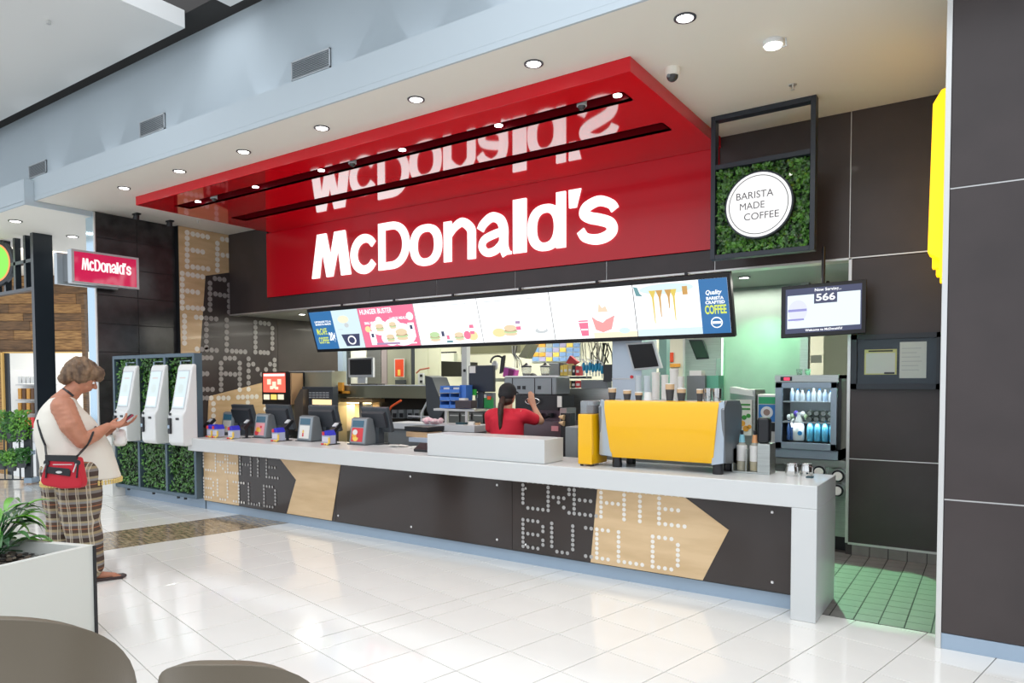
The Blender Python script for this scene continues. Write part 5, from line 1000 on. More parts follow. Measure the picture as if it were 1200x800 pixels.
for y, nm in ((489, 'upper'), (496, 'lower')): p = aty(661, y, 5.98); tag(MB().lathe(p, [(.028, 0), (.02, .03), (.006, .06)], 12, ax=(-1, 0, .1)).build('wooden_handle', mat('pale_wood', (.70, .50, .28), .5), smooth=True), 'pale wooden tamper handle right of the barista, the %s one' % nm, 'handle')
tag(pb('grey_bin', mid_grey, 662, 500, 677, 540, 5.3, .2, bevel=.01, zb=0), 'grey bin behind the white ledge beside the yellow grinder', 'bin')
bpy.data.objects.remove(t)
structure(pb('trim_4', mat('olive_steel', (0, 0, 0)), 540, 404, 610, 414, 8.8, .3)); bpy.data.objects['trim_4'].name = 'trim_4'

uc = pthing('under_counter_unit', 'dark steel equipment under the bin shelf beside the barista', 'machine', 500, 481, 582, 506, 6.95); pb('casing', mat('under_steel', (.10, .10, .095), .35, .6), 512, 480, 583, 512, 6.95, .3, uc, zb=0)
for x_ in (526, 540, 554, 568): pb('door_panel', mat('under_door', (.20, .21, .20), .3, .7), x_, 484, x_+12, 505, 6.935, .015, uc); pb('handle', alu, x_+1, 486, x_+11, 487.2, 6.92, .015, uc)
tag(pb('teal_tub', mat('teal_cloth', (0, 0, 0)), 534, 495, 543, 501, 6.15, .08), 'small teal tub on the worktop left of the barista', 'tub')
tag(pb('paper_packet', wp, 549, 494, 555, 499, 6.15, .06), 'pale packet on the worktop left of the barista', 'packet')
for i, (x_, h_, c_, nm) in enumerate(((512, 9, steel, 'steel canister left of the clear tubs'), (552, 8, mid_grey, 'grey tub on the worktop under the bin shelf'), (560, 6, kraft, 'kraft box on the worktop under the large monitor'))):
    p = aty(x_, 500, 6.2); t = thing('canister', nm, 'canister', p); MB().lathe(p, [(.028, 0), (.03, h_*.0078), (.02, h_*.0085)], 14).build('body', c_, t, smooth=True); MB().lathe((p.x, p.y, p.z+h_*.0085), [(.031, 0), (.031, .008)], 14).build('lid', dk_grey, t)
# ================================================================ PEOPLE
def mesh_from(mb, voxel, smooth_it=6, name='m', disp=None):
    me = bpy.data.meshes.new(name); me.from_pydata([tuple(v) for v in mb.v], [], mb.f); o = bpy.data.objects.new('tmp', me); C.objects.link(o)
    r = o.modifiers.new('r', 'REMESH'); r.mode = 'VOXEL'; r.voxel_size = voxel; s = o.modifiers.new('s', 'SMOOTH'); s.iterations = smooth_it; s.factor = .5
    dg = bpy.context.evaluated_depsgraph_get(); me2 = bpy.data.meshes.new_from_object(o.evaluated_get(dg)); bpy.data.objects.remove(o); me2.shade_smooth(); me2.name = name
    if disp:
        me2.update()
        for v, nn in [(v, v.normal.copy()) for v in me2.vertices]: v.co += nn*disp(v.co)
    return me2
def put(me, name, m, parent):
    w = root_loc(parent); me.transform(Matrix.Translation(-w)); me.materials.clear(); me.materials.append(m); o = bpy.data.objects.new(name, me); C.objects.link(o); o.parent = parent; return o
def limb(m, pts, rs, n=14, steps=6, dirs=None, flat=1.0):
    # chain of overlapping spheres with interpolated radii, flattened by `flat` along depth
    for i in range(len(pts)-1):
        a, b = Vector(pts[i]), Vector(pts[i+1]); L = (b-a).length; k = max(2, int(L/(min(rs[i], rs[i+1])*.45)))
        k = min(k, 26)
        for j in range(k+1):
            t = j/k; r = rs[i]*(1-t)+rs[i+1]*t; m.ball(a.lerp(b, t), r, n=n)
def ell(m, c, r, dirx, n=20):     # ellipsoid with radii (along dirx, across, z)
    dx = Vector(dirx).normalized(); dy = Vector((0, 0, 1)).cross(dx).normalized(); M = Matrix((dx, dy, (0, 0, 1))).transposed(); m.ball(c, r[0], r[1], r[2], n=n, M=M)
def rings(m, rs, dirx, n=28):     # closed torso-like solid: (centre, half width along dirx, half depth)
    dx = Vector(dirx).normalized(); dy = Vector((0, 0, 1)).cross(dx).normalized(); V = []
    for c, a, b in rs:
        for i in range(n): t = 2*math.pi*i/n; V.append(Vector(c)+dx*a*math.cos(t)+dy*b*math.sin(t))
    k = len(rs); m.add(V, [(j*n+i, j*n+(i+1) % n, (j+1)*n+(i+1) % n, (j+1)*n+i) for j in range(k-1) for i in range(n)]+[tuple(range(n))[::-1], tuple(range((k-1)*n, k*n))])
def hand(m, wrist, d, up, side, curl=.5, s=1.0):     # d: direction of the palm, up: palm normal, side: towards the thumb
    d, up, side = Vector(d).normalized(), Vector(up).normalized(), Vector(side).normalized(); w = Vector(wrist)
    for i in range(4):
        b = w+d*.085*s+side*(.028-.019*i)*s; limb(m, [w+d*.01*s+side*(.016-.011*i)*s, b], [.016*s, .0115*s], n=10)
        L = (.038, .043, .040, .031)[i]*s; a = curl; p = b; dd = d.copy()
        for k, f in enumerate((1, .7, .55)):
            dd = (dd*math.cos(a*.8)-up*math.sin(a*.8)).normalized(); q = p+dd*L*f; limb(m, [p, q], [.0092*s-.0008*k, .0086*s-.0008*k], n=10); p = q
    t0 = w+d*.02*s+side*.022*s; t1 = t0+(d*.6+side*.6-up*.2).normalized()*.045*s; t2 = t1+(d*.95+side*.1-up*.3).normalized()*.035*s
    limb(m, [t0, t1, t2], [.014*s, .011*s, .009*s], n=10)
R0 = Vector((RT.x, RT.y, 0)).normalized(); F0 = Vector((FW.x, FW.y, 0)).normalized()
def WP(px, py, D): return atd(px, py, D)
skin = mat('tanned_skin', (.52, .22, .13), .5, noise_=.12, nscale=25); skin2 = mat('warm_skin', (.55, .30, .19), .5)
# ---- the woman by the kiosks
fdir = (R0*.84+F0*.54).normalized(); sdir = Vector((fdir.y, -fdir.x, 0))         # facing, and her right hand side (towards us)
D0 = 5.30; hip = WP(86, 556, D0); 
wm = thing('person', 'woman in sleeveless cream top and plaid trousers looking at a phone, red bag behind her', 'person', (hip.x, hip.y, 0))
def L(f, s, z): return Vector((hip.x, hip.y, 0))+fdir*f+sdir*s+Vector((0, 0, z))
m = MB()
hd = L(.075, .0, 1.545); hf = (fdir*math.cos(.55)-Vector((0, 0, math.sin(.55)))); hu = (fdir*math.sin(.55)+Vector((0, 0, math.cos(.55)))); hs = sdir
HM = Matrix((hf, hs, hu)).transposed()
def HP(f, s_, u): return hd+hf*f+hs*s_+hu*u
def hell(m, f, s_, u, r): m.ball(HP(f, s_, u), r[0], r[1], r[2], n=20, M=HM)
rings(m, [(L(0, 0, .80), .17, .19), (L(.0, 0, .95), .19, .19), (L(-.03, 0, 1.12), .17, .19), (L(-.07, 0, 1.28), .13, .19), (L(-.06, 0, 1.36), .09, .13)], fdir)
limb(m, [L(-.07, 0, 1.34), L(.0, 0, 1.42), L(.05, 0, 1.49)], [.078, .064, .06])
hell(m, 0, 0, 0, (.098, .080, .118)); hell(m, .045, 0, -.055, (.060, .055, .055)); hell(m, .055, 0, -.088, (.032, .03, .028))
limb(m, [HP(.095, 0, -.005), HP(.118, 0, -.035)], [.011, .015], n=10); hell(m, .092, 0, -.066, (.016, .024, .009))
hell(m, 0, .080, -.02, (.018, .010, .030)); hell(m, 0, -.080, -.02, (.018, .010, .030))
rs_ = L(-.055, .185, 1.32); re_ = L(.055, .25, 1.07); rw = L(.225, .155, 1.165)
limb(m, [L(-.06, .12, 1.33), rs_, L(-.01, .235, 1.19), re_], [.07, .082, .078, .056]); limb(m, [re_, L(.14, .215, 1.11), rw], [.055, .048, .030]); hand(m, rw, fdir*.9-sdir*.25+Vector((0, 0, .15)), Vector((0, 0, -1))*.6+fdir*.3, -sdir*.8+Vector((0, 0, .4)), curl=.55)
ls = L(-.05, -.20, 1.315); le = L(.13, -.24, 1.06); lw_ = L(.285, -.04, 1.15)
limb(m, [L(-.06, -.12, 1.33), ls, le], [.07, .08, .058]); limb(m, [le, lw_], [.056, .031]); hand(m, lw_, fdir*.9+sdir*.2+Vector((0, 0, .2)), Vector((0, 0, -1)), sdir, curl=.5)
legs = [(L(-.02, .12, .80), L(.02, .13, .45), L(-.02, .12, .09), 1), (L(-.06, -.11, .80), L(-.05, -.12, .45), L(-.14, -.12, .09), -1)]
legs = [(L(.02, .11, .80), L(.06, .12, .45), L(.10, .10, .09), 1), (L(-.06, -.10, .80), L(-.06, -.12, .45), L(-.12, -.12, .09), -1)]
for a, b, c, sg in legs:
    limb(m, [a, b, c], [.12, .075, .042]); limb(m, [c, c+Vector((0, 0, -.04)), c+fdir*.09+Vector((0, 0, -.062)), c+fdir*.15+Vector((0, 0, -.068))], [.042, .036, .030, .022])
    for k in range(5): q = c+fdir*(.155+.006*(2-abs(k-1)))+sdir*(.03-.015*k)*sg+Vector((0, 0, -.072)); limb(m, [q-fdir*.02, q+fdir*.022], [.012 if k == 0 else .009, .011 if k == 0 else .008], n=8)
put(mesh_from(m, .0062, 4), 'body', skin, wm)
m = MB()       # cream top
rings(m, [(L(.055, 0, .765), .262, .232), (L(.05, 0, .80), .258, .228), (L(.035, 0, .90), .248, .228), (L(.015, 0, 1.0), .242, .228), (L(-.015, 0, 1.1), .225, .222), (L(-.045, 0, 1.20), .195, .212), (L(-.065, 0, 1.29), .145, .185), (L(-.065, 0, 1.34), .110, .15), (L(-.055, 0, 1.385), .080, .105)], fdir)
def fold(co):
    return .006*noise.noise(co*6)+.004*math.sin(co.dot(fdir)*40+noise.noise(co*3)*6)*max(0, min(1, (1.15-co.z)*3))
top = put(mesh_from(m, .011, 5, disp=fold), 'top', mat('cream_fabric', (.78, .74, .65), .85, bump=.2, bscale=300), wm)
m = MB()
for i in range(64):
    a = 2*math.pi*i/64; c = L(.055+.262*math.cos(a), .232*math.sin(a), .757); m.ball(c, .010, .010, .013, n=6); m.cyl(c, c-Vector((0, 0, .024)), .005, .009, n=5)
m.build('tassel_trim', mat('gold_tassel', (.72, .55, .20), .7), wm, kind='stuff')
pm = bpy.data.materials.new('plaid_fabric'); pm.use_nodes = True; nt = pm.node_tree; b_ = nt.nodes['Principled BSDF']; b_.inputs['Roughness'].default_value = .9; _m['plaid'] = pm
tc = nt.nodes.new('ShaderNodeTexCoord'); sx = nt.nodes.new('ShaderNodeSeparateXYZ'); nt.links.new(tc.outputs['Object'], sx.inputs[0])
def ramp(src, scale, stops):
    mm = nt.nodes.new('ShaderNodeMath'); mm.operation = 'MULTIPLY'; mm.inputs[1].default_value = scale; nt.links.new(src, mm.inputs[0]); fr_ = nt.nodes.new('ShaderNodeMath'); fr_.operation = 'FRACT'; nt.links.new(mm.outputs[0], fr_.inputs[0])
    r = nt.nodes.new('ShaderNodeValToRGB'); r.color_ramp.interpolation = 'CONSTANT'; e = r.color_ramp.elements
    while len(e) < len(stops): e.new(.5)
    for i, (p_, c_) in enumerate(stops): e[i].position = p_; e[i].color = tuple(c_)+(1,)
    nt.links.new(fr_.outputs[0], r.inputs[0]); return r.outputs[0]
hz_ = ramp(sx.outputs[2], 6.2, [(0, (.07, .045, .035)), (.22, (.22, .20, .19)), (.34, (.34, .27, .15)), (.46, (.09, .055, .04)), (.62, (.40, .16, .07)), (.66, (.10, .06, .045)), (.80, (.26, .25, .25)), (.90, (.36, .30, .18))])
cmb = nt.nodes.new('ShaderNodeVectorMath'); cmb.operation = 'DOT_PRODUCT'; cmb.inputs[1].default_value = tuple(R0); nt.links.new(tc.outputs['Object'], cmb.inputs[0])
vt_ = ramp(cmb.outputs['Value'], 17, [(0, (0, 0, 0)), (.42, (.9, .9, .9)), (.50, (.2, .2, .2)), (.68, (.8, .8, .8)), (.74, (0, 0, 0))])
mx = nt.nodes.new('ShaderNodeMix'); mx.data_type = 'RGBA'; nt.links.new(vt_, mx.inputs[0]); nt.links.new(hz_, mx.inputs[6]); mx.inputs[7].default_value = (.62, .55, .42, 1); nt.links.new(mx.outputs[2], b_.inputs['Base Color'])
m = MB()
limb(m, [L(.02, .11, .82), L(.045, .125, .45), L(.075, .11, .12)], [.165, .125, .105], n=18); limb(m, [L(-.05, -.10, .82), L(-.07, -.115, .45), L(-.10, -.12, .12)], [.165, .125, .105], n=18); ell(m, L(0, 0, .84), (.22, .22, .12), fdir)
put(mesh_from(m, .010, 5, disp=lambda co: .007*math.sin(co.dot(R0)*38+noise.noise(co*5)*3)+.006*noise.noise(co*9)), 'trousers', pm, wm)
m = MB()       # hair
hell(m, -.022, 0, .030, (.118, .106, .106)); hell(m, -.068, 0, -.02, (.074, .096, .095)); hell(m, .055, 0, .062, (.070, .084, .058)); hell(m, -.012, .058, .012, (.074, .044, .076)); hell(m, -.012, -.058, .012, (.074, .044, .076)); hell(m, .098, 0, .040, (.034, .062, .036)); hell(m, -.085, 0, -.075, (.05, .075, .05))
for k_ in range(26):
    a_ = random.uniform(0, 6.28); b_2 = random.uniform(-.2, .7); c0 = HP(-.02+.112*math.cos(a_)*math.cos(b_2)*(.95 if math.cos(a_) < .5 else .7), .100*math.sin(a_)*math.cos(b_2), .03+.105*math.sin(b_2)); m.ball(c0, .020, .020, .026, n=8)
hairm = mat('light_brown_hair', (.26, .16, .09), .7, noise_=.6, nscale=26, stretch=(1, 1, .35), col2=(.09, .055, .035))
def hairdisp(co): return .010*noise.noise(Vector((co.x*22, co.y*22, co.z*9)))+.006*noise.noise(co*55)
put(mesh_from(m, .007, 3, disp=hairdisp), 'hair', hairm, wm)
for sg in (1, -1): MB().ball(HP(.086, .034*sg, -.01), .011, n=10).build('eye', white_pl, wm, smooth=True)
MB().obox(HP(.10, 0, .014), hs*.05, hf*.006, hu*.005).build('eyebrows', hairm, wm)
MB().prism([L(-.11, .09, .035), L(.12, .05, .006), L(.31, .05, .002), L(.33, .10, .002), L(.30, .155, .002), L(.1, .155, .004), L(-.0, .14, .035)], (0, 0, .018)).build('sandal', mat('sandal_dark', (.05, .03, .03), .5), wm)
MB().prism([L(-.22, -.17, .002), L(-.0, -.17, .002), L(.08, -.12, .002), L(.0, -.07, .002), L(-.22, -.08, .002)], (0, 0, .018)).build('sandal', _m['sandal_dark'], wm)
# phone in its case
ph = thing('phone', 'dark red phone held in the woman\'s hands', 'phone', L(.345, .06, 1.18)); c = L(.345, .06, 1.20)
MB().obox(c, (fdir*.055+Vector((0, 0, .045))), sdir*.040, (fdir*-.005+Vector((0, 0, .006)))).build('phone_case', mat('maroon_case', (.28, .02, .05), .4), ph, bevel=.004); MB().obox(c+Vector((0, 0, .008))-fdir*.006, (fdir*.048+Vector((0, 0, .04))), sdir*.034, (fdir*-.001+Vector((0, 0, .001)))).build('phone_screen', black, ph)
m = MB(); 
for i in range(10): m.ball(L(.29+.03*random.random(), random.uniform(-.04, .06), 1.02+.045*random.random()*2), .045, .04, .03, n=10)
tag(put(mesh_from(m, .01, 4, disp=lambda co: .008*noise.noise(co*18)), 'cloth', mat('white_cotton', (.8, .78, .74), .9), None) if False else None or thing('plastic_bag', 'white plastic bag hanging from the woman\'s hands', 'bag', L(.30, 0, .98)), None)
pbag = bpy.data.objects['plastic_bag']; put(mesh_from(m, .009, 4, disp=lambda co: .010*noise.noise(co*18)), 'bag_body', mat('white_bag', (.78, .77, .74), .5), pbag); MB().tube([L(.30, .02, 1.07), L(.30, .04, 1.12), L(.29, .05, 1.15)], .008).build('bag_handle', _m['white_bag'], pbag)
# red handbag with strap
D1 = 4.97; bagc = WP(75, 550, D1); rb = thing('handbag', 'red handbag with black flap hanging on a strap behind the woman', 'handbag', WP(75, 572, D1))
red_f = mat('red_bag_fabric', (.55, .012, .03), .6, bump=.2, bscale=200)
BFc = Face(WP(50, 571, D1), R0, (0, 0, 1)); 
w_ = (WP(99, 571, D1)-WP(50, 571, D1)).length; h_ = .225; BFc = Face(WP(51, 571, D1)-F0*.045, R0, (0, 0, 1))
BFc.poly('bag_body', red_f, [(.02, .02), (w_*.5, -.005), (w_-.01, .0), (w_, .04), (w_-.03, h_-.01), (w_*.5, h_-.015), (.055, h_), (-.0, .05)][::1], off=-.085, th=.085, parent=rb, bevel=.018, seg=3)
BFc.poly('flap', black, [(.045, .115), (.075, .105), (w_-.075, .085), (w_-.07, .125), (w_-.085, .14), (.055, .155)], off=.001, th=.008, parent=rb, bevel=.003); BFc.disc('badge', alu, w_*.50, .115, .022, .009, off=.0095, parent=rb)
BFc.poly('top_band', black, [(.05, h_-.03), (w_-.03, h_-.04), (w_-.03, h_+.004), (.05, h_+.01)], off=-.02, th=.026, parent=rb); BFc.rect('zip', alu, .10, w_-.06, .165, .170, off=.0, parent=rb)
for u in (.035, w_-.045):
    BFc.disc('clasp', black, u+.025, h_-.045, .02, off=.001, th=.008, parent=rb); MB().tube([BFc.p(u+.02, h_-.05, .01), BFc.p(u-.002, h_-.11, .012)], .005).build('tassel', alu, rb); MB().tube([BFc.p(u+.03, h_-.06, .008), BFc.p(u+.018, h_-.15, .008)], .006).build('tassel', black, rb)
from mathutils.bvhtree import BVHTree
def tree(o): w = root_loc(o); return BVHTree.FromPolygons([v.co+w for v in o.data.vertices], [tuple(p.vertices) for p in o.data.polygons])
trees = [tree(c_) for c_ in wm.children if c_.name.split('.')[0] in ('body', 'top')]
def on_body(px, py, D=5.15, off=.007):      # where the strap lies on her back
    d = ray(px, py).normalized(); best = None
    for t_ in trees:
        h_ = t_.ray_cast(ORG, d)
        if h_[0] is not None and (best is None or h_[3] < best[1]): best = (h_[0]-d*off, h_[3])
    return best[0] if best else None
for pts_ in ([BFc.p(.05, h_, -.01)]+[on_body(*q) for q in ((53, 522), (49, 512), (46, 502), (44, 492), (44, 482), (47, 472), (53, 463), (59, 456), (65, 450))], [on_body(*q) for q in ((62, 449), (68, 452), (74, 455), (80, 459), (86, 464), (92, 472))], [BFc.p(w_-.03, h_, -.01)]+[on_body(*q) for q in ((101, 523), (106, 515), (109, 507), (112, 500))]):
    pts_ = [q for q in pts_ if q is not None]
    if len(pts_) < 2: continue
    MB().tube(pts_, .008, 6).build('strap', black, rb, smooth=True)

# ---- the barista
bd = (F0*.90+R0*.42).normalized(); bs_ = Vector((bd.y, -bd.x, 0)); bh = atd(594, 500, 7.0); 
ba = thing('person', 'barista in red shirt and black cap with a long ponytail, one hand raised', 'person', (bh.x, bh.y, 0))
def B(f, s, z): return Vector((bh.x, bh.y, 0))+bd*f+bs_*s+Vector((0, 0, z))
m = MB(); h2 = B(.04, -.01, 1.355)
rings(m, [(B(0, 0, .75), .12, .16), (B(0, 0, .95), .10, .13), (B(.0, 0, 1.12), .11, .16), (B(.0, 0, 1.18), .08, .12)], bd)
limb(m, [B(0, 0, 1.17), B(.02, 0, 1.26)], [.055, .05]); ell(m, h2, (.092, .073, .108), bd); ell(m, h2+bd*.05-Vector((0, 0, .05)), (.05, .045, .045), bd); limb(m, [h2+bd*.09, h2+bd*.108-Vector((0, 0, .025))], [.010, .012], n=8)
for sg in (1, -1): ell(m, h2+bs_*.074*sg-Vector((0, 0, .015)), (.016, .009, .026), bd)
re2 = B(.14, .30, 1.10); rw2 = B(.20, .205, 1.24)
limb(m, [B(0, .10, 1.17), B(0, .165, 1.165), re2], [.05, .055, .042]); limb(m, [re2, rw2], [.040, .026]); hand(m, rw2, Vector((0, 0, 1))-bs_*.35+bd*.1, -bd, -bs_, curl=.35, s=.95)
limb(m, [B(0, -.10, 1.17), B(0, -.165, 1.15), B(.04, -.20, .95)], [.05, .055, .042]); limb(m, [B(.04, -.20, .95), B(.22, -.14, .93)], [.040, .026]); hand(m, B(.22, -.14, .93), bd, Vector((0, 0, 1)), bs_, s=.95)
for sg in (1, -1): limb(m, [B(0, .08*sg, .75), B(.01, .085*sg, .42), B(0, .085*sg, .08), B(.02, .085*sg, .05), B(.12, .09*sg, .035)], [.09, .06, .042, .04, .03])
put(mesh_from(m, .006, 4), 'body', skin2, ba)
m = MB(); rings(m, [(B(0, 0, .72), .145, .19), (B(0, 0, .85), .14, .18), (B(0, 0, 1.0), .135, .175), (B(0, 0, 1.12), .125, .18), (B(0, 0, 1.19), .085, .13), (B(.01, 0, 1.225), .06, .075)], bd)
limb(m, [B(0, .12, 1.16), B(.01, .175, 1.155), B(.10, .255, 1.115)], [.07, .072, .062]); limb(m, [B(0, -.12, 1.16), B(0, -.175, 1.145), B(.02, -.19, 1.03)], [.07, .07, .06])
put(mesh_from(m, .009, 5, disp=lambda co: .006*noise.noise(co*9)), 'shirt', mat('red_shirt', (.62, .012, .035), .75), ba)
m = MB()
for sg in (1, -1): limb(m, [B(0, .08*sg, .74), B(.01, .085*sg, .42), B(0, .085*sg, .07)], [.11, .085, .07])
ell(m, B(0, 0, .76), (.13, .17, .09), bd); put(mesh_from(m, .012, 4), 'trousers', mat('black_trousers', (.02, .02, .022), .8), ba)
m = MB(); ell(m, h2+Vector((0, 0, .035)), (.106, .088, .090), bd); ell(m, h2-bd*.03+Vector((0, 0, .005)), (.085, .083, .07), bd); put(mesh_from(m, .006, 3), 'cap', mat('black_cap', (.015, .015, .017), .8), ba)
MB().prism([h2+bd*.08+bs_*.07+Vector((0, 0, .03)), h2+bd*.17+bs_*.045+Vector((0, 0, .015)), h2+bd*.17-bs_*.045+Vector((0, 0, .015)), h2+bd*.08-bs_*.07+Vector((0, 0, .03))], (0, 0, .006)).build('cap_peak', _m['black_cap'], ba)
m = MB(); ell(m, h2-bd*.04-Vector((0, 0, .055)), (.070, .070, .055), bd); put(mesh_from(m, .006, 3), 'hair', mat('dark_brown_hair', (.045, .022, .013), .55, noise_=.4, nscale=30), ba)
m = MB(); limb(m, [h2-bd*.10-Vector((0, 0, .03)), h2-bd*.15-Vector((0, 0, .09)), h2-bd*.165-Vector((0, 0, .18)), h2-bd*.16-Vector((0, 0, .30)), h2-bd*.15-Vector((0, 0, .38))], [.026, .032, .028, .022, .008], n=12); put(mesh_from(m, .005, 2, disp=lambda co: .003*noise.noise(Vector((co.x*60, co.y*60, co.z*8)))), 'ponytail', _m['dark_brown_hair'], ba)
for sg in (1, -1): MB().ball(h2+bd*.083+bs_*.03*sg, .010, n=8).build('eye', white_pl, ba); MB().prism([B(-.05, .085*sg-.04, 0), B(-.05, .085*sg+.04, 0), B(.17, .085*sg+.045, 0), B(.17, .085*sg-.045, 0)], (0, 0, .035)).build('shoe', black, ba)

# ================================================================ FOREGROUND: planter, plant, chairs
PO = atz(111, 638, .55); e1 = Vector((math.cos(math.radians(-77.8)), math.sin(math.radians(-77.8)), 0)); e2_ = Vector((math.cos(math.radians(-162.4)), math.sin(math.radians(-162.4)), 0))
pl = thing('planter', 'white rectangular planter with pebbles at the left edge', 'planter', (PO+e1*.6+e2_*.6).xy.to_3d())
def Q(a, b, z): return Vector((PO.x, PO.y, 0))+e1*a+e2_*b+Vector((0, 0, z))
pm_ = mat('planter_white', (.66, .67, .62), .45); LA, LB, rim = 1.5, 1.3, .045
for a0, a1, b0, b1, nm in ((0, LA, .006, rim, 'side_wall'), (0, LA, LB-rim, LB, 'side_wall'), (0, rim, rim, LB-rim, 'end_wall'), (LA-rim, LA, rim, LB-rim, 'end_wall')):
    MB().prism([Q(a0, b0, .0), Q(a1, b0, .0), Q(a1, b1, .0), Q(a0, b1, .0)], (0, 0, .55)).build(nm, pm_, pl, bevel=.003)
MB().prism([Q(-.004, -.006, 0), Q(.010, -.006, 0), Q(.010, .005, 0), Q(-.004, .005, 0)], (0, 0, .545)).build('corner_trim', black, pl)
MB().prism([Q(rim, rim, 0), Q(LA-rim, rim, 0), Q(LA-rim, LB-rim, 0), Q(rim, LB-rim, 0)], (0, 0, .46)).build('soil', mat('soil', (.03, .022, .016), .95), pl)
peb = [mat('pebble_dark', (.06, .055, .05), .5), mat('pebble_brown', (.16, .12, .09), .5), mat('pebble_tan', (.32, .27, .20), .5)]; pms = [MB(), MB(), MB()]
for _ in range(900):
    c = Q(random.uniform(rim+.02, LA-.1), random.uniform(rim+.02, LB-.1), .468+random.uniform(0, .016)); s_ = random.uniform(.010, .021); M = Matrix.Rotation(random.uniform(0, 3), 3, 'Z'); random.choice(pms[:2] if random.random() < .8 else pms).ball(c, s_*1.3, s_, s_*.6, n=6, M=M)
for i, q in enumerate(pms): q.build('pebbles', peb[i], pl, smooth=True, kind='stuff')
# the leafy plant standing in the planter
base_c = atz(-8, 655, .46); plant = thing('leafy_plant', 'broad leaved green plant growing in the white planter', 'plant', base_c)
lg = [mat('leaf_bright', (.15, .42, .04), .35, coat=.3, noise_=.25, nscale=20), mat('leaf_mid', (.045, .20, .03), .35, coat=.3, noise_=.3, nscale=20), mat('leaf_deep', (.015, .08, .02), .35, coat=.3)]
random.seed(21)
for i in range(64):
    az = random.uniform(0, 2*math.pi); el = random.uniform(.25, 1.25); Ls = random.uniform(.14, .25); h0 = random.uniform(.02, .22)
    d = Vector((math.cos(az), math.sin(az), 0)); p0 = base_c+Vector((0, 0, h0*.3)); st_ = p0+d*(.05+.10*random.random())+Vector((0, 0, h0))
    MB().tube([base_c+d*.01, st_.lerp(base_c, .5)+Vector((0, 0, .03)), st_], .004, 5).build('stem', lg[2], plant)
    w = random.uniform(.022, .034); sd_ = Vector((-d.y, d.x, 0)); V = []; dirn = d*math.cos(el)+Vector((0, 0, math.sin(el))); p = st_.copy(); n = 7
    for k in range(n+1):
        t = k/n; wd = w*math.sin(math.pi*min(1, t*.92+.06))**.8*(1-t*.25); V += [p+sd_*wd+Vector((0, 0, wd*.35)), p, p-sd_*wd+Vector((0, 0, wd*.35))]
        el2 = el-1.9*t; dirn = d*math.cos(el2)+Vector((0, 0, math.sin(el2))); p = p+dirn*Ls/n
    MB().add(V, [(3*k+j, 3*k+j+1, 3*k+j+4, 3*k+j+3) for k in range(n) for j in range(2)]).build('leaf', random.choice(lg[:2] if i % 4 else lg), plant, smooth=True)
random.seed(5)
# chairs
taupe = mat('taupe_leather', (.17, .14, .10), .42, bump=.04, bscale=150)
def shell_chair(loc, yaw, label, W=.29, H=.80, spread=.10):
    t = thing('tub_chair', label, 'chair', loc, 'taupe tub chairs in the foreground'); lx = Vector((math.cos(yaw), math.sin(yaw), 0)); ly = Vector((-lx.y, lx.x, 0)); L0 = Vector(loc); V = []; n = 28; rows = 10
    def sp(t_, v, off=0):      # t_ -1..1 around the back, v 0..1 up
        a = t_*math.pi*.62; ztop = H-.36*abs(t_)**2.4; z = .40+(ztop-.40)*v; r = (W-off)*(.86+.16*v); 
        x = r*math.sin(a); y = -r*math.cos(a)*.95-.03*v
        return L0+lx*x+ly*y+Vector((0, 0, z))
    V = [sp(-1+2*i/n, v/rows) for v in range(rows+1) for i in range(n+1)]+[sp(-1+2*i/n, v/rows, .035) for v in range(rows+1) for i in range(n+1)]
    N = (rows+1)*(n+1); w = n+1; fs = []
    for v in range(rows):
        for i in range(n): a = v*w+i; fs += [(a, a+1, a+w+1, a+w), (N+a, N+a+w, N+a+w+1, N+a+1)]
        fs += [(v*w, v*w+w, N+v*w+w, N+v*w), (v*w+n, N+v*w+n, N+v*w+w+n, v*w+w+n)]
    for i in range(n): fs += [(rows*w+i, rows*w+i+1, N+rows*w+i+1, N+rows*w+i), (i, N+i, N+i+1, i+1)]
    o = MB().add(V, fs).build('backrest', taupe, t, smooth=True); md = o.modifiers.new('b', 'BEVEL'); md.width = .012; md.segments = 3; md.limit_method = 'ANGLE'
    m = MB(); m.lathe(L0+Vector((0, 0, .36)), [(W*.80, 0), (W*.92, .03), (W*.92, .08), (W*.8, .10)], 28); m.build('seat', taupe, t, smooth=True)
    for i in range(4): a = math.pi/4+i*math.pi/2+yaw; d = Vector((math.cos(a), math.sin(a), 0)); MB().cyl(L0+d*.16+Vector((0, 0, .37)), L0+d*.25, .016, .011, n=10).build('leg', mat('chair_leg_steel', (.5, .5, .5), .3, .8), t)
p = atd(-26, 722, 2.1)+F0*.27; shell_chair((p.x, p.y, 0), math.atan2(R0.y, R0.x), 'taupe tub chair in front of the planter, larger in the corner', W=.30, H=.81)
p = atd(250, 789, 1.8)+F0*.25; shell_chair((p.x, p.y, 0), math.atan2(R0.y, R0.x), 'taupe tub chair whose back just shows at the bottom edge', W=.225, H=.775)

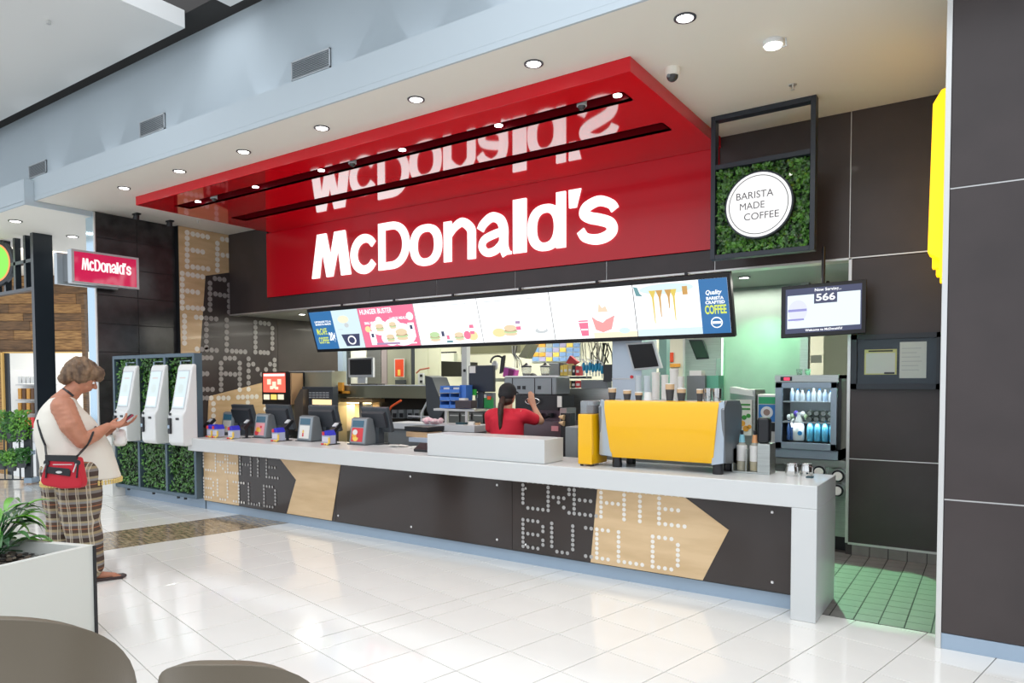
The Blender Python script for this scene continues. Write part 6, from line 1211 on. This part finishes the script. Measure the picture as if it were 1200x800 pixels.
# ================================================================ LEFT: hanging light box, neighbour shop
SX = -9.5; q = [atx(83, 291, SX), atx(162, 303, SX), atx(162, 338, SX), atx(83, 333, SX)]; y0, y1 = q[0].y, q[1].y; z0, z1 = 2.735, 3.155
lb = thing('projecting_sign', 'red projecting light box with white restaurant name fixed to the dark tower', 'sign', (-9.65, (y0+y1)/2, z0)); fa_ = mat('sign_frame_alu', (.55, .6, .63), .35, .6)
BL = Face((SX, y0, z0), (0, 1, 0), (0, 0, 1)); Wd, Hd = y1-y0, z1-z0
box('casing', fa_, SX-.10, SX-.004, y0, y1, z0, z1, lb, bevel=.004); box('back_plate', fa_, SX-.42, SX-.34, y0-.02, y1-.1, z0+.01, z1-.01, lb, bevel=.004); box('spine', mid_grey, SX-.35, SX-.1, y0+.05, y1-.12, z0+.04, z1-.04, lb)
BLf = Face((SX-.004, y0, z0), (0, 1, 0), (0, 0, 1))
for u0, u1, v0, v1 in ((0, Wd, 0, .025), (0, Wd, Hd-.025, Hd), (0, .03, .025, Hd-.025), (Wd-.03, Wd, .025, Hd-.025)): BLf.rect('frame_bar', fa_, u0, u1, v0, v1, th=.012, parent=lb) if False else box('frame_bar', fa_, SX-.004, SX+.010, y0+u0, y0+u1, z0+v0, z0+v1, lb)
box('sign_face', mat('crimson_face', (.50, .01, .06), .06, emit=.45, ecol=(.62, .02, .10), coat=1), SX-.004, SX+.002, y0+.03, y1-.03, z0+.025, z1-.025, lb)
BT = Face((SX+.002, y0, z0), (0, 1, 0), (0, 0, 1)); BT.n = Vector((1, 0, 0)); lt_ = emis('sign_pale', (1, .9, .9), .9); x_ = .12; sc_l = (Wd-.26)/2.66
for ch_, w__ in (('M', .42), ('c', .29), ('D', .36), ('o', .33), ('n', .29), ('a', .31), ('l', .12), ('d', .33), ("'", .12), ('s', .27)):
    m = MB()
    for g_ in glyph(ch_, w__, .105):
        f_ = lambda p: BT.p(x_+p[0]*sc_l, Hd*.42+p[1]*sc_l*1.15, .001)
        if g_[0] == 'poly': m.prism([f_(p) for p in g_[1]], BT.n*.003)
        else:
            _, A_2, B_2, cl_ = g_; n = len(A_2); V = [f_(p)+BT.n*z for z in (0, .003) for p in A_2+B_2]; N = 2*n
            m.add(V, [(N+q, N+(q+1) % n, N+n+(q+1) % n, N+n+q) for q in range(n if cl_ else n-1)])
    m.build('lettering', lt_, lb); x_ += (w__+.02)*sc_l*.93
# neighbour's black grille sign
gx = aty(45, 300, 4.64).x; g = thing('grille_sign', 'black steel post and grille carrying a round green sign at the left edge', 'sign', (gx, 4.7, 0)); gm = mat('grille_black', (.015, .022, .03), .35, coat=.3)
gz = [yz(45, 266, 4.64), yz(45, 300, 4.64), yz(45, 334, 4.64)]
px0, px1 = aty(38.5, 400, 4.64).x, aty(42.5, 400, 4.64).x
box('post', gm, px0, px0+.09, 4.64, 4.90, 0, gz[0], g)
for k, z in enumerate(gz): box('rail', gm, -16, px0, 4.66, 4.74, z-.05, z, g)
for k in range(10): x = px0-.26-.36*k; box('bar', gm, x-.035, x+.035, 4.66, 4.74, gz[2], gz[0]-.05, g)
p = aty(-6, 308, 4.56); t = thing('round_sign', 'round green and orange sign in a black rim on the grille at the far left', 'sign', (p.x, 4.55, p.z-.35)); rn = Vector((.34, -.94, 0)).normalized()
for r_, a0_, a1_, mt, nm in ((.355, -.06, 0, gm, 'rim'), (.30, 0, .006, emis('orange_ring', (.95, .35, .12), .9), 'ring'), (.275, .006, .012, emis('green_disc', (.25, .85, .08), .9), 'sign_face')): MB().cyl(p+rn*a0_, p+rn*a1_, r_, n=40).build(nm, mt, t)
# neighbouring shop with timber front
DN = 14.5
def dbox(name, m, x0, y0, x1, y1, D, dep, parent=None, **k):
    a = atd(x0, (y0+y1)/2, D); b = atd(x1, (y0+y1)/2, D); zt_ = atd((x0+x1)/2, y0, D).z; zb_ = atd((x0+x1)/2, y1, D).z
    return MB().prism([(a.x, a.y, zb_), (b.x, b.y, zb_), (b.x, b.y, zt_), (a.x, a.y, zt_)], F0*dep).build(name, m, parent, **k)
sf = structure(dbox('wall_shop', mat('shop_backing', (.10, .06, .03), .8), -30, 313, 104, 412, DN+.05, .1)); wd = [mat('timber_%s' % n_, c_, .5, noise_=.5, nscale=5, stretch=(1, 1, 9), col2=c2) for n_, c_, c2 in (('a', (.30, .16, .06), (.12, .06, .025)), ('b', (.42, .24, .09), (.18, .09, .03)), ('c', (.20, .11, .05), (.08, .045, .02)))]
random.seed(3); y = 315
while y < 411:
    h = random.choice((9, 11, 12)); x = -30
    while x < 103:
        w = random.randint(40, 75); x2 = min(104, x+w); x2 = 104 if 104-x2 < 15 else x2
        dbox('timber_board', random.choice(wd), x+.25, y+.3, x2-.25, min(412, y+h)-.3, DN, .05, sf); x = x2
    y += h
structure(dbox('trim_5', wd[2], 97, 345, 101, 560, DN-.1, .1)); structure(dbox('wall_shop_side', wd[1], -30, 412, 3, 570, DN, .1)); structure(dbox('trim_6', mat('gold_trim', (.70, .45, .15), .5), 3, 412, 100, 413.5, DN-.08, .1)); structure(dbox('trim_7', _m['gold_trim'], 2.5, 413, 4.5, 560, DN-.08, .1))
structure(dbox('wall_shop_upper', mat('cream_upper', (.78, .72, .58), .7), -30, 268, 104, 314, DN+.04, .1))
structure(dbox('wall_shop_back', mat('shop_bright_wall', (.85, .85, .82), .6), -30, 400, 125, 575, DN+3.5, .1))
lamp('AREA', atd(60, 380, DN+2), 60, (1, .95, .85), shape='SQUARE', size=2.0)
lamp('AREA', atd(40, 330, DN-3), 45, (1, .9, .75), aim=atd(40, 420, DN), shape='SQUARE', size=1.5)
sc_ = thing('display_shelves', 'white shop shelving with rows of brown goods inside the neighbouring shop', 'shelving', atd(30, 555, DN+2.2)*1.0)
dbox('cabinet', white_pl, 11, 433, 60, 560, DN+2.4, .3, sc_)
for k, yy in enumerate((437, 455, 471, 487, 505)): dbox('shelf', lt_grey, 18, yy+13, 58, yy+14.5, DN+2.1, .3, sc_)
nb_ = 0
for k, (yy, cs) in enumerate(((441, (glass, lt_grey)), (455, (mat('amber', (.55, .28, .06), .4), mat('cocoa', (.12, .06, .03), .5))), (472, (_m['amber'], _m['cocoa'])), (489, (_m['amber'], redp)))):
    for j in range(7):
        x = 21+5*j; c_ = cs[j % 2] if k else lt_grey; o = dbox('goods_jar', c_, x, yy, x+3.6, yy+12.5 if k else yy+8, DN+2.05, .15)
        tag(o, '%s jar on the shop shelves, %s row, %s from the left' % (['grey', 'amber or dark', 'amber or dark', 'amber or red'][k], ['top', 'second', 'third', 'lowest visible'][k], ORD[j]), 'jar', 'jars on the shop shelf row %s' % ['one', 'two', 'three', 'four'][k])
tag(dbox('dark_door_panel', black_frame, 4.5, 414, 11, 560, DN-.02, .06), 'tall dark panel at the left side of the shop doorway', 'panel')
for px, py in ((18, 259), (85, 277)):
    p = atz(px, py, 3.685); downlight(p.x, p.y, 3.685, 'downlight in the lower soffit '+('left of the black post' if px < 50 else 'between the black post and the tower'), r=.075, e=10, grp='soffit downlights')
p = atz(11, 296, 3.685)
# plant stand behind the woman
ps = thing('plant_stand', 'black wire stand of potted ferns at the left edge behind the woman', 'plant stand', atz(14, 563, 0))
D2 = 10.3; 
dbox('post', gm, 28, 498, 36, 566, D2, .05, ps); dbox('shelf', steel_blue, 28, 528, 36, 533, D2-.02, .1, ps); dbox('shelf', steel_blue, 28, 560, 37, 566, D2-.02, .2, ps)
for y_ in (496, 540, 561): dbox('rail', gm, -10, y_, 28, y_+1.5, D2, .02, ps)
for x_ in (-5, 4, 13, 22): dbox('wire', gm, x_, 496, x_+1, 562, D2, .02, ps)
FP = Face(atd(-12, 566, D2), R0, (0, 0, 1)); pxm = F_/D2
for i, (x_, y_) in enumerate(((2, 505), (14, 508), (24, 505), (3, 540), (14, 542), (25, 538))):
    c = atd(x_, y_, D2-.1); t = thing('potted_fern', 'small fern in dark pot on the wire stand, %s %s' % ('upper row' if y_ < 520 else 'lower row', ['left', 'middle', 'right'][i % 3]), 'plant', c, 'potted ferns on the wire stand')
    MB().lathe(c-Vector((0, 0, .12)), [(.05, 0), (.075, .14)], 14).build('pot', mat('pot_grey', (.10, .11, .12), .5), t, smooth=True); m = MB(); Ff = Face(c, R0, (0, 0, 1)); foliage(m, Ff, -.10, .10, -.12 if y_ < 520 else -.05, (.30 if y_ < 520 else .16), 260, .032, off=-.1, depth=.2); m.build('fronds', lg[0] if i % 2 == 0 else lg[1], t, kind='stuff')
